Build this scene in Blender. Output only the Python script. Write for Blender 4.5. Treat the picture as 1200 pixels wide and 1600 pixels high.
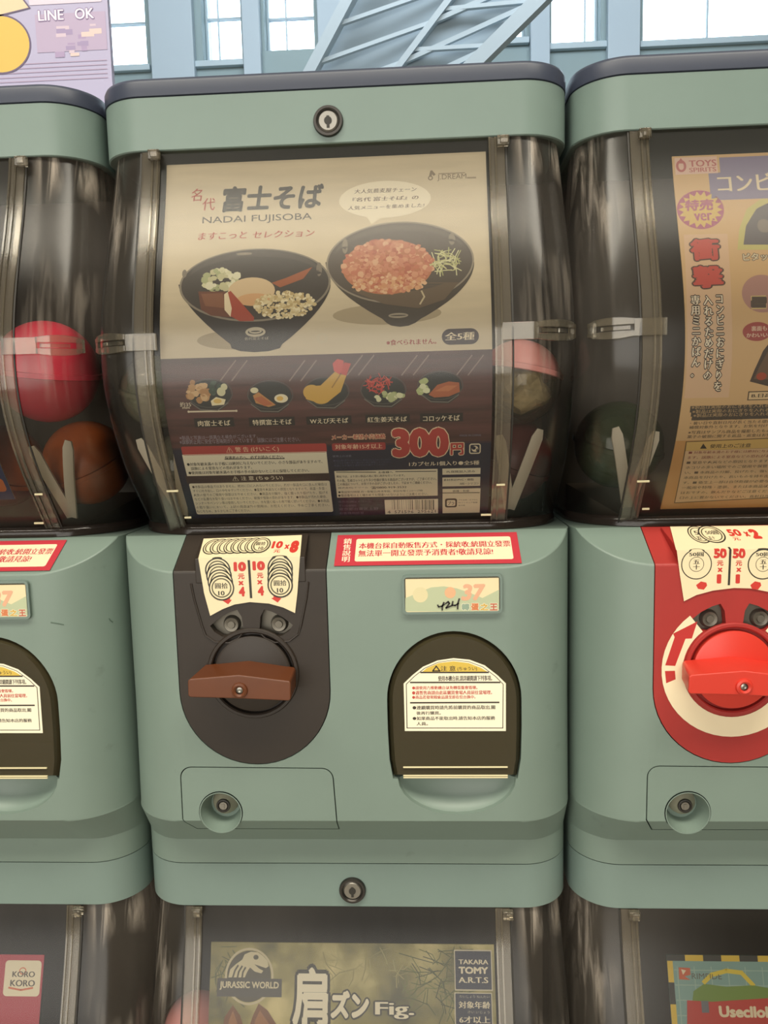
import bpy, bmesh, math, random
from mathutils import Vector, Matrix

for _o in list(bpy.data.objects):
    bpy.data.objects.remove(_o)
SC = bpy.context.scene
COL = SC.collection
LIFT = 1.10            # height of the upper row's head lock above the floor
PITCH = 0.2931         # spacing of the machines in a row
TIER = 0.492           # height of one tier
BASE = -0.473          # underside of a machine, measured from its head lock

# ------------------------------------------------------------------ camera
cam = bpy.data.cameras.new('camera')
cam.sensor_fit = 'VERTICAL'
cam.sensor_width = 18.0
cam.sensor_height = 24.0
cam.lens = 24.0 * 1219.6 / 1600.0
cam.clip_start = 0.02
cam.clip_end = 100
cam_o = bpy.data.objects.new('camera', cam)
COL.objects.link(cam_o)
_yaw, _pit, _rol = 0.0522, -0.1165, -0.0251
_F = Vector((-math.sin(_yaw)*math.cos(_pit), math.cos(_yaw)*math.cos(_pit), math.sin(_pit)))
_R = Vector((math.cos(_yaw), math.sin(_yaw), 0))
_U = _R.cross(_F)
_R2 = _R*math.cos(_rol) + _U*math.sin(_rol)
_U2 = -_R*math.sin(_rol) + _U*math.cos(_rol)
_M = Matrix((( _R2.x, _U2.x, -_F.x, 0.05289), (_R2.y, _U2.y, -_F.y, -0.49035), (_R2.z, _U2.z, -_F.z, LIFT-0.17899), (0, 0, 0, 1)))
cam_o.matrix_world = _M
SC.camera = cam_o

# ------------------------------------------------------------------ sky, lamps, exposure
world = bpy.data.worlds.new('overcast sky')
SC.world = world
world.use_nodes = True
world.node_tree.nodes['Background'].inputs[0].default_value = (0.86, 0.94, 1.0, 1)
world.node_tree.nodes['Background'].inputs[1].default_value = 9.0

def lamp(name, loc, target, size, power, col):
    l = bpy.data.lights.new(name, 'AREA')
    l.shape = 'RECTANGLE'; l.size, l.size_y = size
    l.energy = power; l.color = col
    o = bpy.data.objects.new(name, l); COL.objects.link(o)
    o.location = loc
    o.rotation_euler = (Vector(target)-Vector(loc)).to_track_quat('-Z', 'Y').to_euler()
    return o
lamp('ceiling_lamp_row', (0.1, -1.25, 3.2), (0.05, 0.0, 0.9), (3.6, 0.7), 140, (1.0, 0.93, 0.78))
lamp('front_fill_lamp', (-0.9, -3.8, 1.35), (0.05, 0.0, 0.85), (4.2, 2.2), 140, (1.0, 0.96, 0.88))  # unseen soft fill, added behind the camera to brighten the machine fronts
lamp('hall_fill_lamp', (0.0, 3.0, 6.6), (0.0, 8.0, 4.2), (7.0, 3.0), 560, (0.86, 0.94, 1.0))  # added fill out of view, brightens the far wall and piers

SC.view_settings.view_transform = 'Standard'
SC.view_settings.look = 'None'
SC.view_settings.exposure = -0.4
SC.view_settings.gamma = 1.0
SC.view_settings.use_curve_mapping = False
SC.cycles.max_bounces = 8
SC.cycles.transparent_max_bounces = 24
SC.cycles.caustics_reflective = False
SC.cycles.caustics_refractive = False

# ------------------------------------------------------------------ materials
def lin(h):
    c = [int(h[i:i+2], 16)/255 for i in (0, 2, 4)]
    return tuple(x/12.92 if x <= 0.04045 else ((x+0.055)/1.055)**2.4 for x in c) + (1,)

def mat(name, hexc, rough=0.5, metal=0.0, noise=0.0, nscale=30, bump=0.0, spec=0.5, coat=0.0, emit=0.0, stretch=(1, 1, 1)):
    m = bpy.data.materials.new(name); m.use_nodes = True
    nt = m.node_tree; b = nt.nodes['Principled BSDF']
    c = lin(hexc)
    b.inputs['Base Color'].default_value = c
    b.inputs['Roughness'].default_value = rough
    b.inputs['Metallic'].default_value = metal
    b.inputs['Specular IOR Level'].default_value = spec
    b.inputs['Coat Weight'].default_value = coat
    m.diffuse_color = c
    if noise or bump:
        tc = nt.nodes.new('ShaderNodeTexCoord'); mp = nt.nodes.new('ShaderNodeMapping')
        mp.inputs['Scale'].default_value = stretch
        n = nt.nodes.new('ShaderNodeTexNoise'); n.inputs['Scale'].default_value = nscale; n.inputs['Detail'].default_value = 5
        nt.links.new(tc.outputs['Object'], mp.inputs[0]); nt.links.new(mp.outputs[0], n.inputs['Vector'])
        if noise:
            r = nt.nodes.new('ShaderNodeValToRGB')
            r.color_ramp.elements[0].position = 0.3; r.color_ramp.elements[1].position = 0.7
            r.color_ramp.elements[0].color = tuple(x*(1-noise) for x in c[:3])+(1,)
            r.color_ramp.elements[1].color = tuple(min(1, x*(1+noise)) for x in c[:3])+(1,)
            nt.links.new(n.outputs['Fac'], r.inputs[0]); nt.links.new(r.outputs[0], b.inputs['Base Color'])
        if bump:
            bp = nt.nodes.new('ShaderNodeBump'); bp.inputs['Strength'].default_value = bump; bp.inputs['Distance'].default_value = 0.002
            nt.links.new(n.outputs['Fac'], bp.inputs['Height']); nt.links.new(bp.outputs[0], b.inputs['Normal'])
    return m

def clear_mat(name, tint, rough=0.06, frost=0.0, frost_hex='8a8378', wav=0.0, ior=1.45, sheen_streaks=0.0):
    """thin clear plastic: coloured see-through layer with a glossy face, optionally a little frosted"""
    m = bpy.data.materials.new(name); m.use_nodes = True
    nt = m.node_tree; nt.nodes.clear()
    out = nt.nodes.new('ShaderNodeOutputMaterial')
    tr = nt.nodes.new('ShaderNodeBsdfTransparent'); tr.inputs[0].default_value = lin(tint)
    gl = nt.nodes.new('ShaderNodeBsdfGlossy'); gl.inputs['Roughness'].default_value = rough
    fr = nt.nodes.new('ShaderNodeFresnel'); fr.inputs['IOR'].default_value = ior
    base = tr.outputs[0]
    if frost:
        df = nt.nodes.new('ShaderNodeBsdfDiffuse'); df.inputs[0].default_value = lin(frost_hex)
        mx = nt.nodes.new('ShaderNodeMixShader'); mx.inputs[0].default_value = frost
        nt.links.new(tr.outputs[0], mx.inputs[1]); nt.links.new(df.outputs[0], mx.inputs[2]); base = mx.outputs[0]
    if sheen_streaks:
        # lamp reflections and glare painted as pale streaks on the scuffed upper sides
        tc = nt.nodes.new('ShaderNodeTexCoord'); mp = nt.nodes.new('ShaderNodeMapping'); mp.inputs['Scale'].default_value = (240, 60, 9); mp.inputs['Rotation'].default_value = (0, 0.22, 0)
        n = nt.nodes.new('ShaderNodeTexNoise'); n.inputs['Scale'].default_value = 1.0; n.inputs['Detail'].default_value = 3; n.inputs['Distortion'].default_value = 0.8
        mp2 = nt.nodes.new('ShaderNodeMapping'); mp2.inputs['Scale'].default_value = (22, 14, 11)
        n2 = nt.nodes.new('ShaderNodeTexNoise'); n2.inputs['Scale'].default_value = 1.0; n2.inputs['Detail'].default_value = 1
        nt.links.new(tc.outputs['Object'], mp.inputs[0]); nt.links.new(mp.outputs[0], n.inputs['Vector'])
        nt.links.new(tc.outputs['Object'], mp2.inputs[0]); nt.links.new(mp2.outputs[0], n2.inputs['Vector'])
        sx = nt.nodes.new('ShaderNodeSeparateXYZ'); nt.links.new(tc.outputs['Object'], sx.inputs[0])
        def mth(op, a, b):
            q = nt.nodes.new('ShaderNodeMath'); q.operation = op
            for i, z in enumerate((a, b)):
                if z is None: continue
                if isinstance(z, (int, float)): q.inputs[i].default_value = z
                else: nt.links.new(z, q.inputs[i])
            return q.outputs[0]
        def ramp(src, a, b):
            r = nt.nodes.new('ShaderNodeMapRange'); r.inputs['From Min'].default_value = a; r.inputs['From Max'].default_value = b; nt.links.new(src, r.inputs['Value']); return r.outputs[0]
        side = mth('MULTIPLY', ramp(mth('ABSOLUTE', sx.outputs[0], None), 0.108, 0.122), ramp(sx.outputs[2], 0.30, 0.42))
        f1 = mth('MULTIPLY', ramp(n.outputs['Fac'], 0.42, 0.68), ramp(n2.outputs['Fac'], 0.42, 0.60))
        fac = mth('ADD', mth('MULTIPLY', mth('MULTIPLY', f1, side), sheen_streaks), mth('ADD', mth('MULTIPLY', side, 0.05), frost))
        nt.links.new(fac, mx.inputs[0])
    mix = nt.nodes.new('ShaderNodeMixShader')
    nt.links.new(fr.outputs[0], mix.inputs[0]); nt.links.new(base, mix.inputs[1]); nt.links.new(gl.outputs[0], mix.inputs[2])
    nt.links.new(mix.outputs[0], out.inputs[0])
    if wav:
        tc = nt.nodes.new('ShaderNodeTexCoord')
        mp = nt.nodes.new('ShaderNodeMapping'); mp.inputs['Scale'].default_value = (1.0, 1.0, 0.22); mp.inputs['Rotation'].default_value = (0, 0.25, 0)
        n = nt.nodes.new('ShaderNodeTexNoise'); n.inputs['Scale'].default_value = 95; n.inputs['Detail'].default_value = 3; n.inputs['Distortion'].default_value = 0.6
        bp = nt.nodes.new('ShaderNodeBump'); bp.inputs['Strength'].default_value = wav; bp.inputs['Distance'].default_value = 0.002
        nt.links.new(tc.outputs['Object'], mp.inputs[0]); nt.links.new(mp.outputs[0], n.inputs['Vector']); nt.links.new(n.outputs['Fac'], bp.inputs['Height'])
        nt.links.new(bp.outputs[0], gl.inputs['Normal']); nt.links.new(bp.outputs[0], fr.inputs['Normal'])
    m.diffuse_color = lin(tint)
    return m

M = {}
M['teal'] = mat('teal_plastic', '78897f', 0.42, noise=0.03, nscale=18)
def stain(m, hexc):
    nt = m.node_tree; b = nt.nodes['Principled BSDF']; src = b.inputs['Base Color'].links[0].from_socket
    tc = nt.nodes.new('ShaderNodeTexCoord'); n = nt.nodes.new('ShaderNodeTexNoise'); n.inputs['Scale'].default_value = 42; n.inputs['Detail'].default_value = 6; n.inputs['Roughness'].default_value = 0.65
    r = nt.nodes.new('ShaderNodeMapRange'); r.inputs['From Min'].default_value = 0.66; r.inputs['From Max'].default_value = 0.80; r.inputs['To Max'].default_value = 0.45
    mx = nt.nodes.new('ShaderNodeMix'); mx.data_type = 'RGBA'; mx.inputs[7].default_value = lin(hexc)
    nt.links.new(tc.outputs['Object'], n.inputs['Vector']); nt.links.new(n.outputs['Fac'], r.inputs['Value']); nt.links.new(r.outputs[0], mx.inputs[0])
    nt.links.new(src, mx.inputs[6]); nt.links.new(mx.outputs[2], b.inputs['Base Color'])
stain(M['teal'], '5b675f')
M['teal_head'] = mat('teal_plastic_head', '788a83', 0.34, noise=0.03, nscale=14)
M['black'] = mat('black_gap', '0c0b0a', 0.8)
M['trim'] = mat('dark_lid_plastic', '3a4050', 0.42)
M['panel_brown'] = mat('dark_brown_plastic', '2a2119', 0.5, noise=0.08, nscale=40)
M['panel_red'] = mat('red_plastic', 'a32d28', 0.5, noise=0.04, nscale=40)
M['knob_brown'] = mat('brown_handle_plastic', '63361d', 0.38, noise=0.06, nscale=60)
M['knob_red'] = mat('red_handle_plastic', 'cf3a2c', 0.36)
M['slot'] = mat('slot_metal', '6f6a60', 0.42, metal=0.6)
M['slot_dark'] = mat('slot_recess', '2c2924', 0.6)
M['steel'] = mat('bright_steel', '9a968e', 0.32, metal=0.9)
M['steel_dark'] = mat('dark_steel', '4a4744', 0.35, metal=0.8)
M['well'] = mat('lock_well_plastic', '9d9a86', 0.5)
M['case'] = clear_mat('smoked_clear_case', 'f5f3ee', 0.20, 0.02, 'a0968a', 0.0, sheen_streaks=1.15)
M['cover'] = clear_mat('clear_cover_rib', 'f0ece4', 0.12, 0.14, 'a89e8e', 0.0)
M['clear'] = clear_mat('clear_moulding', 'f2eee6', 0.08, 0.08, 'd8ccb4', 0.0, 1.6)
M['rim'] = clear_mat('smoked_base_rim', 'a89c90', 0.15, 0.35, '453c36', 0.0)
M['door'] = clear_mat('smoked_chute_door', 'c0b490', 0.14, 0.30, '6a6146', 0.0)
M['capsule_clear'] = clear_mat('clear_capsule_plastic', 'd8d8cc', 0.08, 0.26, 'a0a088', 0.0)
M['capsule_glass'] = clear_mat('glassy_capsule_plastic', 'e8e4d8', 0.08, 0.07, 'b0a890', 0.0)
M['capsule_green'] = clear_mat('green_capsule_plastic', '8c9c80', 0.1, 0.42, '56664c', 0.0)
M['housing'] = mat('rear_housing', '5e5852', 0.5, noise=0.25, nscale=9, stretch=(3, 3, 0.6))
M['tray'] = mat('tray_plastic', '6d6256', 0.5, noise=0.1)
M['liner'] = mat('chute_liner', '8a8055', 0.55)
M['vbar'] = mat('pale_guide_plastic', 'd4ccbc', 0.55)
M['ridge'] = mat('pale_ridge', 'd8cda4', 0.35)
M['scratch'] = mat('scratch_dirt', '55685c', 0.6)
PM = {}
def pm(key):
    if key in PM: return PM[key]
    if key == 'WOOD':
        m = mat('printed_wood', '50302f', 0.45, noise=0.5, nscale=16, stretch=(1, 1, 14))
    elif key == 'FOREST':
        m = bpy.data.materials.new('printed_forest'); m.use_nodes = True
        nt = m.node_tree; b = nt.nodes['Principled BSDF']; b.inputs['Roughness'].default_value = 0.45
        tc = nt.nodes.new('ShaderNodeTexCoord'); n = nt.nodes.new('ShaderNodeTexNoise'); n.inputs['Scale'].default_value = 26; n.inputs['Detail'].default_value = 8
        r = nt.nodes.new('ShaderNodeValToRGB'); e = r.color_ramp.elements
        e[0].position = 0.33; e[0].color = lin('4c4a26'); e[1].position = 0.66; e[1].color = lin('d8c88c')
        k = e.new(0.5); k.color = lin('948a4e')
        nt.links.new(tc.outputs['Object'], n.inputs['Vector']); nt.links.new(n.outputs['Fac'], r.inputs[0]); nt.links.new(r.outputs[0], b.inputs['Base Color'])
    elif key == 'PAPER':
        m = mat('beige_print_paper', 'd8c8aa', 0.5, noise=0.06, nscale=24, stretch=(1, 1, 7))
    else:
        m = mat('print_ink_'+key, key, 0.5)
    PM[key] = m
    return m

# ------------------------------------------------------------------ mesh helpers
class MB:
    def __init__(self):
        self.v = []; self.f = []; self.m = []
    def add(self, verts, faces, mi=0):
        k = len(self.v)
        self.v += [tuple(p) for p in verts]
        self.f += [tuple(i+k for i in f) for f in faces]
        self.m += [mi]*len(faces)
        return self
    def box(self, x0, x1, y0, y1, z0, z1, mi=0):
        v = [(x, y, z) for z in (z0, z1) for y in (y0, y1) for x in (x0, x1)]
        return self.add(v, [(0, 2, 3, 1), (4, 5, 7, 6), (0, 1, 5, 4), (2, 6, 7, 3), (0, 4, 6, 2), (1, 3, 7, 5)], mi)
    def prism(self, pts, y0, y1, mi=0, scale0=None):
        """polygon in x,z (counter-clockwise seen from the front) pushed from y0 (front) to y1 (back)"""
        n = len(pts)
        f = pts if scale0 is None else scale0
        v = [(x, y0, z) for x, z in f]+[(x, y1, z) for x, z in pts]
        fs = [tuple(range(n)), tuple(range(2*n-1, n-1, -1))]
        fs += [(i, n+i, n+(i+1) % n, (i+1) % n) for i in range(n)]
        return self.add(v, fs, mi)
    def lathe(self, prof, axis_o, ax='y', n=32, mi=0):
        """profile of (radius, along) turned about an axis; ends closed when radius is 0"""
        v = []; fs = []; rings = []
        for r, a in prof:
            if r < 1e-7:
                rings.append([len(v)]); v.append((0, a))
            else:
                rings.append(list(range(len(v), len(v)+n)))
                v += [(r, a, 2*math.pi*k/n) for k in range(n)]
        out = []
        for p in v:
            if len(p) == 2: q = (0, 0, p[1])
            else: q = (p[0]*math.cos(p[2]), p[0]*math.sin(p[2]), p[1])
            if ax == 'y': q = (q[0], q[2], q[1])
            out.append((q[0]+axis_o[0], q[1]+axis_o[1], q[2]+axis_o[2]))
        for a, b in zip(rings, rings[1:]):
            for k in range(n):
                k2 = (k+1) % n
                if len(a) == 1 and len(b) == 1: continue
                if len(a) == 1: fs.append((a[0], b[k], b[k2]))
                elif len(b) == 1: fs.append((a[k], b[0], a[k2]))
                else: fs.append((a[k], b[k], b[k2], a[k2]))
        return self.add(out, fs, mi)
    def tube(self, pts, r, n=6, mi=0):
        P = [Vector(p) for p in pts]; rings = []
        for i, p in enumerate(P):
            d = (P[min(i+1, len(P)-1)]-P[max(i-1, 0)]).normalized()
            a = d.cross(Vector((0.31, 0.52, 0.79))).normalized(); b = d.cross(a)
            rings.append([p+(a*math.cos(t)+b*math.sin(t))*r for t in [2*math.pi*k/n for k in range(n)]])
        v = [q for R in rings for q in R]
        fs = [(i*n+k, i*n+(k+1) % n, (i+1)*n+(k+1) % n, (i+1)*n+k) for i in range(len(P)-1) for k in range(n)]
        fs += [tuple(range(n-1, -1, -1)), tuple((len(P)-1)*n+k for k in range(n))]
        return self.add(v, fs, mi)

def sharpen(me, deg=32):
    bm = bmesh.new(); bm.from_mesh(me)
    bmesh.ops.recalc_face_normals(bm, faces=bm.faces)
    for f in bm.faces: f.smooth = True
    for e in bm.edges:
        e.smooth = not (len(e.link_faces) == 2 and e.calc_face_angle(0) > math.radians(deg))
    bm.to_mesh(me); bm.free()

def link(name, me, parent=None):
    o = bpy.data.objects.new(name, me); COL.objects.link(o)
    if parent: o.parent = parent
    return o

def build(name, mb, mats, parent=None, dz=0.0, deg=32, bevel=0.0, recalc=True, seg=2):
    me = bpy.data.meshes.new(name)
    me.from_pydata([(x, y, z+dz) for x, y, z in mb.v], [], mb.f)
    for m in (mats if isinstance(mats, (list, tuple)) else [mats]): me.materials.append(m)
    me.polygons.foreach_set('material_index', mb.m)
    if recalc: sharpen(me, deg)
    o = link(name, me, parent)
    if bevel:
        b = o.modifiers.new('bevel', 'BEVEL'); b.width = bevel; b.segments = seg; b.limit_method = 'ANGLE'; b.angle_limit = math.radians(40)
        wn = o.modifiers.new('wn', 'WEIGHTED_NORMAL'); wn.keep_sharp = False
    return o

def tag(o, label=None, cat=None, group=None, kind=None):
    if label: o['label'] = label
    if cat: o['category'] = cat
    if group: o['group'] = group
    if kind: o['kind'] = kind
    return o

def empty(name, loc):
    o = bpy.data.objects.new(name, None); COL.objects.link(o); o.location = loc
    o.empty_display_size = 0.05
    return o

def poly_offset(pts, d):
    """grow (d>0) a counter-clockwise polygon"""
    n = len(pts); out = []
    for i in range(n):
        p0, p, p1 = Vector(pts[i-1]), Vector(pts[i]), Vector(pts[(i+1) % n])
        a = (p-p0).normalized(); b = (p1-p).normalized()
        na = Vector((a.y, -a.x)); nb = Vector((b.y, -b.x))
        k = na+nb
        k = k/max(0.35, k.length_squared/2) if k.length > 1e-6 else na
        out.append((p.x+k.x*d, p.y+k.y*d))
    return out

def loft_rings(secs, yb, n=14):
    """secs: (z, y_front, half_width, corner_radius[, x_centre]); each ring runs back-left, front, back-right"""
    rings = []
    for s in secs:
        z, yf, hw, r = s[:4]; xc = s[4] if len(s) > 4 else 0
        ring = [(xc-hw, yb, z)]
        ring += [(xc-hw+r-r*math.cos(t), yf+r-r*math.sin(t), z) for t in [math.pi/2*k/n for k in range(n+1)]]
        ring += [(xc+hw-r+r*math.sin(t), yf+r-r*math.cos(t), z) for t in [math.pi/2*k/n for k in range(n+1)]]
        ring.append((xc+hw, yb, z))
        rings.append(ring)
    return rings

def loft(secs, yb, n=14, caps=True, closed=True):
    R = loft_rings(secs, yb, n); L = len(R[0]); mb = MB()
    v = [p for r in R for p in r]; f = []
    for i in range(len(R)-1):
        for k in range(L if closed else L-1):
            k2 = (k+1) % L
            f.append((i*L+k, i*L+k2, (i+1)*L+k2, (i+1)*L+k))
    if caps:
        f.append(tuple(range(L-1, -1, -1))); f.append(tuple((len(R)-1)*L+k for k in range(L)))
    return mb.add(v, f)

def boolean(o, cutter_mb, op):
    me = bpy.data.meshes.new('cutter'); me.from_pydata(cutter_mb.v, [], cutter_mb.f)
    bm = bmesh.new(); bm.from_mesh(me); bmesh.ops.recalc_face_normals(bm, faces=bm.faces); bm.to_mesh(me); bm.free()
    c = link('cutter', me)
    md = o.modifiers.new('cut', 'BOOLEAN'); md.operation = op; md.solver = 'EXACT'; md.object = c
    bpy.context.view_layer.update()
    new = bpy.data.meshes.new_from_object(o.evaluated_get(bpy.context.evaluated_depsgraph_get()))
    o.modifiers.clear(); old = o.data; o.data = new
    bpy.data.meshes.remove(old); bpy.data.objects.remove(c); bpy.data.meshes.remove(me)

def finish(o, deg=20, dz=0.0):
    me = o.data
    if dz:
        for v in me.vertices: v.co.z += dz
    sharpen(me, deg)
    w = o.modifiers.new('wn', 'WEIGHTED_NORMAL'); w.keep_sharp = True

# ------------------------------------------------------------------ printed surfaces
PC = (454.40422441585645, 212.90382782336593, 15.829021362724722, -1.409320799356868, 0.1614852763476084, 0.010214306029474584)
def card_y(z):
    y = 0.0
    for c in PC: y = y*z + c
    return y
_zt = [-0.0125-(0.2510-0.0125)*i/500 for i in range(501)]
_at = [0.0]
for _a, _b in zip(_zt, _zt[1:]):
    _at.append(_at[-1]+math.hypot(_b-_a, card_y(_b)-card_y(_a)))
def card_pt(u, v, off):
    lo, hi = 0, 500
    while hi-lo > 1:
        k = (lo+hi)//2
        if _at[k] <= v: lo = k
        else: hi = k
    t = (v-_at[lo])/(_at[hi]-_at[lo])
    z = _zt[lo]+(_zt[hi]-_zt[lo])*t
    s = (card_y(z+1e-4)-card_y(z-1e-4))/2e-4
    n = math.hypot(1, s)
    return (u, card_y(z)-off/n, z+off*s/n)
def folded(LT, LY, FZ, FY):
    """sheet that lies on a sloping ledge from (LY, LT) to the fold (FY, FZ) and then hangs down the front"""
    LL = math.hypot(FZ-LT, LY-FY)
    def pt(u, v, off):
        if abs(v-LL) < 1e-7:
            a, b = (FZ-LT)/LL, -(FY-LY)/LL     # mitre of the two sheet planes
            k = off/(1-a)
            return (u, FY+(a-1)*k, FZ+b*k)
        if v < LL:
            t = v/LL; n = ((FY-LY)/LL, (FZ-LT)/LL)
            return (u, LY+(FY-LY)*t+n[1]*off, LT+(FZ-LT)*t-n[0]*off)
        return (u, FY-off, FZ-(v-LL))
    pt.fold = LL
    return pt
LT, LY, FZ, FY = -0.2503, 0.009, -0.2687, -0.0228
body_pt = folded(LT, LY, FZ, FY)
LL = body_pt.fold
bezel_pt = folded(-0.2500, 0.0062, -0.2606, FY)
def flat_pt(u, v, off):
    return (u, -off, -v)

TEXTS = {}
def text_key(op): return (op[3], op[8], op[9])
def prepare_texts(prints):
    todo = []
    for gs in prints.values():
        for _, ops in gs:
            for op in ops:
                if op[0] == 'T':
                    todo.append((op[3], op[9]))
    objs = []
    for k in dict.fromkeys(todo):
        c = bpy.data.curves.new('lettering', 'FONT'); c.body = k[0]; c.shear = k[1]
        c.resolution_u = 1 if len(k[0]) > 14 else 3
        c.align_x = 'CENTER'
        if len(k[0]) > 3 and '\n' not in k[0]: c.align_x = 'LEFT'
        o = bpy.data.objects.new('lettering', c); COL.objects.link(o); objs.append((k, o))
    bpy.context.view_layer.update()
    dg = bpy.context.evaluated_depsgraph_get()
    for k, o in objs:
        me = bpy.data.meshes.new_from_object(o.evaluated_get(dg))
        TEXTS[k] = ([tuple(v.co)[:2] for v in me.vertices], [tuple(p.vertices) for p in me.polygons])
        bpy.data.meshes.remove(me)
    for k, o in objs:
        c = o.data; bpy.data.objects.remove(o); bpy.data.curves.remove(c)

def stroke(pts, w):
    out = MB()
    for a, b in zip(pts, pts[1:]):
        dx, dy = b[0]-a[0], b[1]-a[1]; l = math.hypot(dx, dy) or 1
        nx, ny = -dy/l*w/2, dx/l*w/2; ex, ey = dx/l*w*0.3, dy/l*w*0.3
        out.add([(a[0]+nx-ex, a[1]+ny-ey), (a[0]-nx-ex, a[1]-ny-ey), (b[0]-nx+ex, b[1]-ny+ey), (b[0]+nx+ex, b[1]+ny+ey)], [(0, 1, 2, 3)])
    return out.v, out.f

def rrect(x0, y0, x1, y1, r, n=6):
    r = min(r, abs(x1-x0)/2, abs(y1-y0)/2)
    if r <= 0: return [(x0, y0), (x1, y0), (x1, y1), (x0, y1)]
    p = []
    for cx, cy, a0 in ((x1-r, y0+r, -90), (x1-r, y1-r, 0), (x0+r, y1-r, 90), (x0+r, y0+r, 180)):
        p += [(cx+r*math.cos(math.radians(a0+90*k/n)), cy+r*math.sin(math.radians(a0+90*k/n))) for k in range(n+1)]
    return p

def print_shapes(op):
    """yield (layer, ink, verts, faces) in tenths of a millimetre, v downwards"""
    k, L, c = op[:3]
    if k == 'P': yield L, c, op[3], [tuple(range(len(op[3])))]
    elif k == 'R':
        p = rrect(op[3], op[4], op[5], op[6], op[7]); yield L, c, p, [tuple(range(len(p)))]
    elif k == 'E':
        x, y, rx, ry, ring, n = op[3:9]
        o = [(x+rx*math.cos(2*math.pi*i/n), y+ry*math.sin(2*math.pi*i/n)) for i in range(n)]
        if ring:
            w = ring*1.6
            q = [(x+(rx-w)*math.cos(2*math.pi*i/n), y+(ry-w)*math.sin(2*math.pi*i/n)) for i in range(n)]
            yield L, c, o+q, [(i, (i+1) % n, n+(i+1) % n, n+i) for i in range(n)]
        else: yield L, c, o, [tuple(range(n))]
    elif k == 'L':
        v, f = stroke(op[4], op[3]*1.9); yield L, c, v, f
    elif k == 'T':
        s, x0, y0, x1, y1, off, sh, oc, oo = op[3:]
        v, f = TEXTS[(s, sh)]
        if not v: return
        off = max(off, 0)
        ax, bx = min(p[0] for p in v)-off, max(p[0] for p in v)+off; ay, by = min(p[1] for p in v)-off, max(p[1] for p in v)+off
        sx, sy = (x1-x0)/(bx-ax), (y1-y0)/(by-ay)
        # heavier weights are the same glyph struck several times, a little shifted
        def struck(d, n):
            if d < 0.008: sh_ = [(0, 0)]
            elif n == 2: sh_ = [(-d, 0), (d, 0)]
            else: sh_ = [(d*math.cos(2*math.pi*i/n+.4), d*math.sin(2*math.pi*i/n+.4)) for i in range(n)]+[(0, 0)]
            for i, (ex, ey) in enumerate(sh_):
                yield i*0.1, [(x0+(p[0]+ex-ax)*sx, y1-(p[1]+ey-ay)*sy) for p in v], f
        if oc:
            for q, V, Fc in struck(oo, 12): yield L+q, oc, V, Fc
            L += 1.5
        for q, V, Fc in struck(off, 2 if off < 0.032 else (5 if off < .06 else 10)): yield L+q, c, V, Fc
    elif k == 'C':
        cols, x, y, rx, ry, n, r0, r1, seed, ln = op[2:]
        rd = random.Random(seed)
        for i in range(n):
            a, q = rd.uniform(0, 2*math.pi), math.sqrt(rd.random())
            px, py = x+rx*q*math.cos(a), y+ry*q*math.sin(a); r = rd.uniform(r0, r1); col = rd.choice(cols); LL_ = L+rd.random()*0.9
            if ln:
                t = rd.uniform(0, math.pi); b = rd.uniform(-.6, .6)
                v, f = stroke([(px-r*math.cos(t), py-r*math.sin(t)), (px+b*r*.3, py), (px+r*math.cos(t+b), py+r*math.sin(t+b))], ln*1.9)
                yield LL_, col, v, f
            else:
                e = rd.uniform(.6, 1.0); t = rd.uniform(0, 3)
                yield LL_, col, [(px+r*math.cos(2*math.pi*j/9+t)*(1 if j % 2 else .86), py+e*r*math.sin(2*math.pi*j/9+t)) for j in range(9)], [tuple(range(9))]

def slice_v(v, f, step=30, at=None):
    """cut big flat shapes into thin bands so that they bend with the sheet"""
    ys = [p[1] for p in v]
    if at is not None and not min(ys) < at < max(ys): return v, f
    if at is None and max(ys)-min(ys) <= step*1.3: return v, f
    bm = bmesh.new()
    bv = [bm.verts.new((p[0], p[1], 0)) for p in v]
    for q in f:
        try: bm.faces.new([bv[i] for i in q])
        except ValueError: pass
    y = at if at is not None else math.ceil(min(ys)/step)*step
    step = step or 1e9
    while y < max(ys):
        bmesh.ops.bisect_plane(bm, geom=bm.verts[:]+bm.edges[:]+bm.faces[:], plane_co=(0, y, 0), plane_no=(0, 1, 0))
        y += step
    bm.verts.index_update()
    vv = [(p.co.x, p.co.y) for p in bm.verts]; ff = [tuple(p.index for p in q.verts) for q in bm.faces]
    bm.free()
    return vv, ff

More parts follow.
